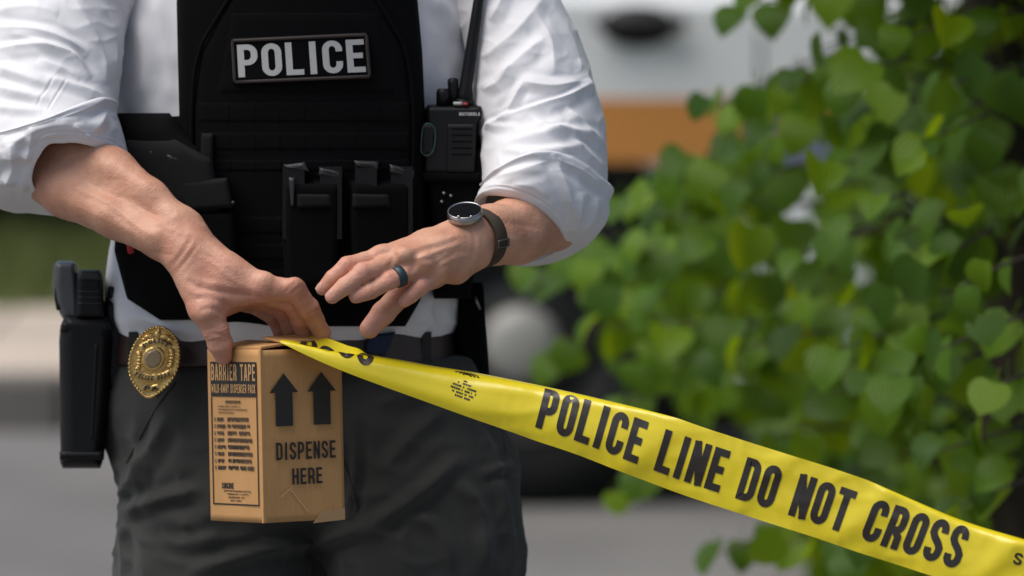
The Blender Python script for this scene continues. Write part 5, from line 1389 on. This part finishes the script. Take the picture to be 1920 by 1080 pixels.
def face_panel(name, o, ea, wa_, eb, hb, nrm_, m_, bend=.0012, seed=1, n=26):
    """one side of the box as a slightly warped sheet with thickness"""
    u, v_ = np.meshgrid(np.linspace(0, 1, n), np.linspace(0, 1, n)); r_ = np.random.default_rng(seed); ph = r_.uniform(0, 6, 4)
    wv = bend * (np.sin(3.1 * u + ph[0]) * np.sin(math.pi * u) * np.sin(2.5 * v_ + ph[1]) + .5 * np.sin(9 * v_ + ph[2]) * np.sin(math.pi * u) * .4)
    P_ = o + u[..., None] * ea * wa_ + v_[..., None] * eb * hb + wv[..., None] * nrm_
    Vf = P_.reshape(-1, 3); Vb = Vf - nrm_ * TH
    F_ = grid_faces(n, n); F2_ = F_[:, ::-1] + n * n
    rim = list(range(n)) + [n * (j + 1) - 1 for j in range(1, n)] + [n * (n - 1) + i for i in range(n - 2, -1, -1)] + [n * j for j in range(n - 2, 0, -1)]
    F3_ = np.array([(rim[i], rim[(i + 1) % len(rim)], rim[(i + 1) % len(rim)] + n * n, rim[i] + n * n) for i in range(len(rim))])
    me = mesh_of(name, np.concatenate([Vf, Vb]), np.concatenate([F_, F2_, F3_]), m_, True)
    bm = bmesh.new(); bm.from_mesh(me); bmesh.ops.recalc_face_normals(bm, faces=bm.faces); bm.to_mesh(me); bm.free()
    sh = np.array([True] * (2 * len(F_)) + [False] * len(F3_)); me.polygons.foreach_set('use_smooth', sh)
    return put(name, me, cb)
face_panel('left_side', bx(W1, 0, 0), -e1, W1, e3, BH - .003, nL, M_card, .0006, 3)
right_side = face_panel('right_side', bx(0.0034, -.0004, 0), e2, W2, e3, BH - .004, nR, M_card, .0009, 4)
right_side.matrix_basis = right_side.matrix_basis @ Matrix.Translation(Vector(-e1 * .0032))
face_panel('back_side', bx(W1 - TH, .0034, 0), e2, W2 - .004, e3, BH - .003, e1 * 1.0, M_card, .0006, 5)
face_panel('back_side', bx(.004, W2 - .0, 0), e1, W1 - .008, e3, BH - .003, e2 * 1.0, M_card, .0006, 6)
slab8('bottom', [bx(.001, .001, .001), bx(W1 - .001, .001, .001), bx(W1 - .001, W2 - .001, .001), bx(.001, W2 - .001, .001)], -e3, .003, M_card, cb)
# folded-over flap, torn tape at the foot
slab8('top_flap', [bx(.002, .002, BH), bx(W1 - .002, .0015, BH - .001), bx(W1 - .004, .050, BH + .006), bx(.006, .046, BH + .004)], e3, .003, M_card, cb)
slab8('top_flap', [bx(.010, W2 - .004, BH + .006), bx(.006, .030, BH + .0055), bx(.038, .028, BH + .010), bx(.036, W2 - .010, BH + .012)], e3, .0026, M_card, cb)
slab8('top_flap', [bx(W1 - .002, W2 - .002, BH - .004), bx(W1 - .05, W2 - .002, BH - .002), bx(W1 - .05, .054, BH + .002), bx(W1 - .002, .054, BH - .003)], e3, .0026, M_card, cb)
M_ctape = mat('clear_packing_tape', (.44, .26, .12), .25, var=.1)
slab8('sealing_tape', [C0 + e2 * (W2 * .60) + nR * .0008 + e3 * -.003, C0 + e2 * (W2 * .995) + nR * .0008 + e3 * -.001, C0 + e2 * (W2 * .99) + nR * .0011 + e3 * .012, C0 + e2 * (W2 * .70) + nR * .0011 + e3 * .009], nR, .0006, M_ctape, cb, .0002)
def on_left(s, h, l=.0009):   # s 0..1 from the far (picture left) edge to the near edge, h 0..1 up
    return bx(W1 * (1 - s), 0, BH * h) + nL * l
def on_right(s, h, l=.0018):
    return bx(0, W2 * s, BH * h) + nR * l
def flat(name, fn, s0, s1, h0, h1, l, m_, par, n=8):
    u, v_ = np.meshgrid(np.linspace(s0, s1, n), np.linspace(h0, h1, n)); V_ = [fn(a, c, l) for a, c in zip(u.ravel(), v_.ravel())]
    return obj(name, V_, grid_faces(n, n), m_, par, smooth=False)
# right face: arrows and words
for s_, nm in ((.265, 0), (.73, 1)):
    h0, h1, h2 = .545, .735, .845
    V_ = [on_right(s_ - .105, h0), on_right(s_ + .105, h0), on_right(s_ + .105, h1), on_right(s_ - .105, h1), on_right(s_ - .175, h1), on_right(s_ + .175, h1), on_right(s_, h2)]
    V_ += [on_right(s_ - .105, h1), on_right(s_ + .105, h1)]
    obj('arrow', V_, [(0, 1, 2, 3), (4, 5, 6)], M_ink, cb, smooth=False)
def put_text(text, fn, s0, s1, h0, h1, t, m_, par, name=None, l=.0019, w=.45, gap=.12, seg=.3):
    lay, tot = layout(text, w, gap); A, C = [], []
    for ch, x0, gw in lay:
        a, c = glyph_mesh(ch, gw, t, lambda p, k: fn(s0 + (s1 - s0) * (x0 + p[0]) / tot, h0 + (h1 - h0) * p[1], l + .00004 * k), seg)
        if name is None: obj('letter', a, c, m_, par, smooth=False)
        else: C += [tuple(i + len(A) for i in q) for q in c]; A += a
    if name: return obj(name, A, C, m_, par, smooth=False)
put_text('DISPENSE', on_right, .155, .885, .352, .452, .15, M_ink, cb)
put_text('HERE', on_right, .345, .715, .210, .302, .15, M_ink, cb)
V_ = [on_right(.30, .19), on_right(.315, .19), on_right(.54, .055), on_right(.525, .052)]; obj('scratch', V_, [(0, 1, 2, 3)], mat('scuffed_cardboard', (.57, .35, .17), .8), cb, smooth=False)
V_ = [on_right(.20, .15), on_right(.33, .20), on_right(.335, .187), on_right(.205, .140)]; obj('scratch', V_, [(0, 1, 2, 3)], bpy.data.materials['scuffed_cardboard'], cb, smooth=False)
# left face: printed label
lab = flat('label_header', on_left, .065, .93, .715, .912, .0009, M_ink, cb)
put_text('BARRIER TAPE', on_left, .085, .91, .805, .900, .15, M_tan, cb, 'label_title', .0013)
put_text('WALK-AWAY DISPENSER PACK', on_left, .085, .91, .735, .785, .14, M_tan, cb, 'label_subtitle', .0013)
for s0, s1, h0, h1 in ((.065, .082, .095, .712), (.915, .932, .095, .712), (.082, .915, .095, .103)):
    flat('label_frame', on_left, s0, s1, h0, h1, .0010, M_ink, cb, 3)
A, C = [], []
def marks(s0, s1, h0, h1, dens=.8, th=.5):
    """a line of print too small to read: broken strokes"""
    x = s0
    while x < s1:
        wdt = random.uniform(.010, .022)
        if random.random() < dens:
            k = random.choice((0, 1, 2)); hh = h0 + (h1 - h0) * (.0 if k else .3)
            o = len(A)
            A.extend([on_left(x, hh, .0011), on_left(min(s1, x + wdt * th), hh, .0011), on_left(min(s1, x + wdt * th), h1, .0011), on_left(x, h1, .0011)]); C.append((o, o + 1, o + 2, o + 3))
            if k != 1:
                o = len(A); hy = h0 + (h1 - h0) * random.choice((.0, .4, .8))
                A.extend([on_left(x, hy, .00114), on_left(min(s1, x + wdt * .9), hy, .00114), on_left(min(s1, x + wdt * .9), hy + (h1 - h0) * .2, .00114), on_left(x, hy + (h1 - h0) * .2, .00114)]); C.append((o, o + 1, o + 2, o + 3))
        x += wdt * 1.05
marks(.34, .62, .675, .692, 1, .7)
for i, (a, c) in enumerate(((.20, .62), (.20, .74), (.20, .50))): marks(a, c, .653 - .018 * i, .662 - .018 * i, .9)
for i in range(8):
    y_ = .572 - .0395 * i
    marks(.12, .15, y_, y_ + .022, 1); marks(.175, .30 + .03 * (i % 3 == 1), y_, y_ + .022, 1, .75); marks(.37, random.uniform(.76, .86), y_, y_ + .024, .96, .75)
for i, (a, c) in enumerate(((.28, .78), (.34, .74), (.36, .66), (.40, .60))): marks(a, c, .170 - .018 * i, .180 - .018 * i, .9)
tag(obj('fine_print', A, C, M_ink, cb, smooth=False), kind='stuff')
put_text('SIRCHIE', on_left, .24, .46, .188, .222, .2, M_ink, cb, 'maker_name', .0011, w=.5)

# ================================================================== BARRIER TAPE
M_yel, nt, b = new_mat('yellow_plastic_film')
tc = nt.nodes.new('ShaderNodeTexCoord'); n1 = nt.nodes.new('ShaderNodeTexNoise'); n1.inputs['Scale'].default_value = 14; n1.inputs['Detail'].default_value = 3
nt.links.new(tc.outputs['Object'], n1.inputs['Vector'])
rp = nt.nodes.new('ShaderNodeValToRGB'); rp.color_ramp.elements[0].color = (.86, .68, .012, 1); rp.color_ramp.elements[1].color = (.90, .75, .024, 1)
nt.links.new(n1.outputs['Fac'], rp.inputs[0]); nt.links.new(rp.outputs[0], b.inputs['Base Color'])
b.inputs['Roughness'].default_value = .27; b.inputs['Specular IOR Level'].default_value = .75
n2 = nt.nodes.new('ShaderNodeTexNoise'); n2.inputs['Scale'].default_value = 34; n2.inputs['Detail'].default_value = 2; nt.links.new(tc.outputs['Object'], n2.inputs['Vector'])
bp = nt.nodes.new('ShaderNodeBump'); bp.inputs['Strength'].default_value = .18; bp.inputs['Distance'].default_value = .004
nt.links.new(n2.outputs['Fac'], bp.inputs['Height']); nt.links.new(bp.outputs[0], b.inputs['Normal'])
tl_ = nt.nodes.new('ShaderNodeBsdfTranslucent'); tl_.inputs[0].default_value = (.75, .5, .01, 1)
mxs = nt.nodes.new('ShaderNodeMixShader'); mxs.inputs[0].default_value = .22; out = nt.nodes['Material Output']
nt.links.new(b.outputs[0], mxs.inputs[1]); nt.links.new(tl_.outputs[0], mxs.inputs[2]); nt.links.new(mxs.outputs[0], out.inputs['Surface'])
M_tink = mat('black_tape_print', (.020, .013, .010), .42, var=.25, vscale=200)
topE = [(525, 638.5), (560, 645), (603, 655), (653, 665), (698, 671), (737, 676), (798, 689), (867, 700), (937, 712), (1020, 728), (1064, 737), (1142, 754), (1219, 771), (1297, 791), (1375, 813), (1440, 832), (1511, 855), (1581, 879), (1622, 898), (1706, 936), (1789, 973), (1844, 992), (1919, 1013), (2050, 1050), (2250, 1105), (3000, 1311)]
botE = [(525, 641.5), (575, 667), (642, 696), (720, 725), (798, 753), (881, 783), (964, 812), (1020, 832), (1064, 845), (1167, 885), (1271, 925), (1375, 959), (1400, 967), (1511, 1002), (1622, 1040), (1733, 1075), (1900, 1128), (2060, 1175), (2250, 1230), (3000, 1462)]
TX = np.concatenate([np.linspace(525, 700, 50), np.linspace(702, 3000, 490)])
# pair points across the tape: the top point lies to the right of the bottom one (the print leans)
topx = np.array([p[0] for p in topE]); topy = np.array([p[1] for p in topE]); botx = np.array([p[0] for p in botE]); boty = np.array([p[1] for p in botE])
def smooth_interp(x, xp, fp):
    f = np.interp(np.linspace(xp[0], xp[-1], 900), xp, fp); k = np.hanning(41); k /= k.sum()
    f = np.convolve(np.pad(f, 20, mode='reflect', reflect_type='odd'), k, 'valid'); return np.interp(x, np.linspace(xp[0], xp[-1], 900), f)
TW = .0760
NV = 22
rows_ = []
xb = TX; yb = smooth_interp(TX, botx, boty); 
xt_raw = TX.copy()
yt0 = smooth_interp(TX, topx, topy)
gap_ = yb - yt0
slope = np.gradient(0.5 * (yb + yt0), TX)
lean = np.clip(gap_ * slope / (1 + slope ** 2), 0, 60) * 1.0
xt = TX + lean; yt = smooth_interp(np.minimum(xt, 3000), topx, topy)
xbn = TX - 0.0
depth = np.interp(TX, [525, 700, 1000, 1400, 1900, 2250, 3000], [188, 206, 232, 296, 380, 440, 580])      # mm in front of the officer
tape_grid = np.zeros((len(TX), NV, 3))
for i in range(len(TX)):
    Bp = W(xb[i], yb[i], depth[i]); Tp = W(xt[i], yt[i], depth[i]); w = np.linalg.norm(Tp - Bp)
    toward = np.array([0, -1.0, 0]); upv = (Tp - Bp) / max(w, 1e-6)
    if w < .004: upv = np.array([.25, 0, .97]); 
    pts = []
    vis = min(w, TW * .985)
    bulge = .005 * np.interp(TX[i], [525, 800, 1100, 1500, 1900], [.2, .6, .9, .4, .2]) * min(1, w / .04)
    rho = min(.45 * w, max(.0012, (TW - vis) * .62))             # how far the crest rolls over
    st_ = w - rho
    for t in np.linspace(0, 1, 18):                              # flat part, turned to the camera
        pts.append(Bp + upv * st_ * t + toward * (bulge * math.sin(math.pi * t)))
    base_ = pts[-1]
    rise = np.interp(TX[i], [525, 560, 600, 640, 656, 668, 700, 2250], [-.3, .25, .9, 1.0, .4, -.25, -.5, -.3])
    for t in np.linspace(.08, 1, 12):                            # crest
        a = t * math.pi / 2; pts.append(base_ + upv * rho * math.sin(a) - toward * rho * 1.25 * (1 - math.cos(a)))
    crest = pts[-1]
    for t in np.linspace(.05, 1, 16):                            # and what rolls away behind it
        lift = (-.010 * rise * math.sin(math.pi * t / .44) if t < .44 else .0125 * rise * math.sin(min(1, (t - .44) / .3) * math.pi / 2)) if rise > 0 else rise * .05 * t * t
        pts.append(crest + np.array([.006 * t, TW * 1.2 * t, lift]))
    pts = np.array(pts); L = np.concatenate([[0], np.cumsum(np.linalg.norm(np.diff(pts, axis=0), axis=1))])
    s_ = np.linspace(0, TW, NV)
    tape_grid[i] = np.stack([np.interp(s_, L, pts[:, c]) for c in range(3)], 1)
kk = np.hanning(7); kk /= kk.sum()
for c in range(3):
    for j in range(NV):
        tape_grid[:, j, c] = np.convolve(np.pad(tape_grid[:, j, c], 3, mode='reflect', reflect_type='odd'), kk, 'valid')
# ripples along the lower edge and small kinks in the film
ii = np.arange(len(TX)); vvn = np.linspace(0, 1, NV)
rip = .0012 * np.sin(TX / 55.0)[:, None] * (1 - vvn)[None] ** 2 + .0009 * np.sin(TX / 23.0 + 1)[:, None] * (1 - vvn)[None] ** 4 + .0010 * np.sin(TX / 90 + 2)[:, None] * np.sin(vvn * 5)[None]
for cx, wd_, amp in ((1190, 26, .0022), (1395, 20, .0020), (1580, 24, .0026), (1838, 26, .0030)):
    rip += amp * np.exp(-(((TX[:, None] - cx) - 60 * (vvn[None] - .3)) / wd_) ** 2) * np.sin(vvn * math.pi)[None] ** .5
G0 = tape_grid.reshape(-1, 3); rip = rip + (.0011 * (ridged(G0 * np.array([1.0, .3, 2.2]), .045, 61, 3) + .5 * ridged(G0 * np.array([1.6, .3, 1.0]), .02, 62, 3))).reshape(len(TX), NV)
tape_grid[:, :, 1] -= rip * np.clip((TX - 760) / 200, 0, 1)[:, None]
tape = empty('barrier_tape', tuple(tape_grid[5, 0]), 'yellow police line tape with black lettering stretched from the box to the right', 'tape')
nx_ = len(TX)
G = tape_grid.reshape(-1, 3); Fg = grid_faces(NV, nx_)
Ng = vnormals(G, Fg)
if Ng[:, 1].mean() > 0: Fg = Fg[:, ::-1]; Ng = -Ng
Ng = Ng.reshape(nx_, NV, 3)
film = obj('film', np.concatenate([G, G - Ng.reshape(-1, 3) * .00025]), np.concatenate([Fg, Fg[:, ::-1] + len(G)]), M_yel, tape)
mid_line = tape_grid[:, NV // 3]; SL = np.concatenate([[0], np.cumsum(np.linalg.norm(np.diff(mid_line, axis=0), axis=1))])
def on_tape(s, v_, l=.0004):
    i = np.interp(s, SL, np.arange(nx_)); j = np.clip(v_ / TW, 0, 1) * (NV - 1)
    i0 = int(min(nx_ - 2, math.floor(i))); j0 = int(min(NV - 2, math.floor(j))); a, c = i - i0, j - j0
    bl = lambda A: (1 - a) * ((1 - c) * A[i0, j0] + c * A[i0, j0 + 1]) + a * ((1 - c) * A[i0 + 1, j0] + c * A[i0 + 1, j0 + 1])
    n_ = bl(Ng); return bl(tape_grid) + n_ / (np.linalg.norm(n_) + 1e-9) * l
sx = lambda px_: float(np.interp(px_, TX, SL))
# pixel of the lettering along the lower edge of the print
S_A, S_B = sx(997), sx(1786)
v0, v1 = .0146, .0146 + .0462
lay, tot = layout('POLICE LINE DO NOT CROSS', .43, .085)
for ch, x0, gw in lay:
    a, c = glyph_mesh(ch, gw, .172, lambda p, k: on_tape(S_A + (S_B - S_A) * (x0 + p[0]) / tot, v0 + (v1 - v0) * p[1], .00065 + .00005 * k), .05)
    obj('letter', a, c, M_tink, tape, smooth=True)
# the repeat before it, running back into the box
PIT = S_B - S_A
prev = 'DO NOT CROSS'; lay2, tot2 = layout(prev, .43, .085); k_ = PIT / tot
S_E = sx(690)
for ch, x0, gw in lay2:
    s_end = S_E - (tot2 - x0) * k_
    if s_end < 0.004: continue
    a, c = glyph_mesh(ch, gw, .150, lambda p, k: on_tape(S_E - (tot2 - x0 - p[0]) * k_, v0 + (v1 - v0) * p[1], .00065 + .00005 * k), .05)
    obj('letter', a, c, M_tink, tape, smooth=True)
# small emblem with lines of print between the repeats
A, C = [], []
def tape_quad(s0, s1, v0_, v1_, lean_=0.0, n=2):
    o = len(A)
    A.extend([on_tape(s0, v0_, .00035), on_tape(s1, v0_, .00035), on_tape(s1 + lean_, v1_, .00035), on_tape(s0 + lean_, v1_, .00035)]); C.append((o, o + 1, o + 2, o + 3))
ec = sx(858)
random.seed(5)
for ang in np.linspace(-1.35, 1.35, 11):                       # wings and body of the emblem
    for rr_ in (.003, .006, .009):
        cx_, cv_ = ec + .013 * math.sin(ang) * rr_ / .009, .0465 + .008 * math.cos(ang) * rr_ / .009
        tape_quad(cx_ - .0011, cx_ + .0011, cv_ - .0010, cv_ + .0012)
tape_quad(ec - .0022, ec + .0022, .036, .049)
for i, hw in enumerate((.008, .013, .0145, .012, .008)):
    x = ec - hw
    while x < ec + hw:
        wdt = random.uniform(.0011, .0022)
        if random.random() < .9: tape_quad(x, x + wdt * .75, .0335 - .0037 * i - .0011, .0335 - .0037 * i + .0011)
        x += wdt
tag(obj('small_print', A, C, M_tink, tape, smooth=False), kind='stuff')
ss_ = sx(1878)
lay3, tot3 = layout('SIRCHIE', .5, .16)
for ch, x0, gw in lay3:
    a, c = glyph_mesh(ch, gw * 1.5, .2, lambda p, k: on_tape(ss_ + (x0 * 1.6 + p[0]) * .0125, .0385 + .0125 * p[1], .00065 + .00005 * k), .08)
    obj('letter', a, c, M_tink, tape, smooth=True)
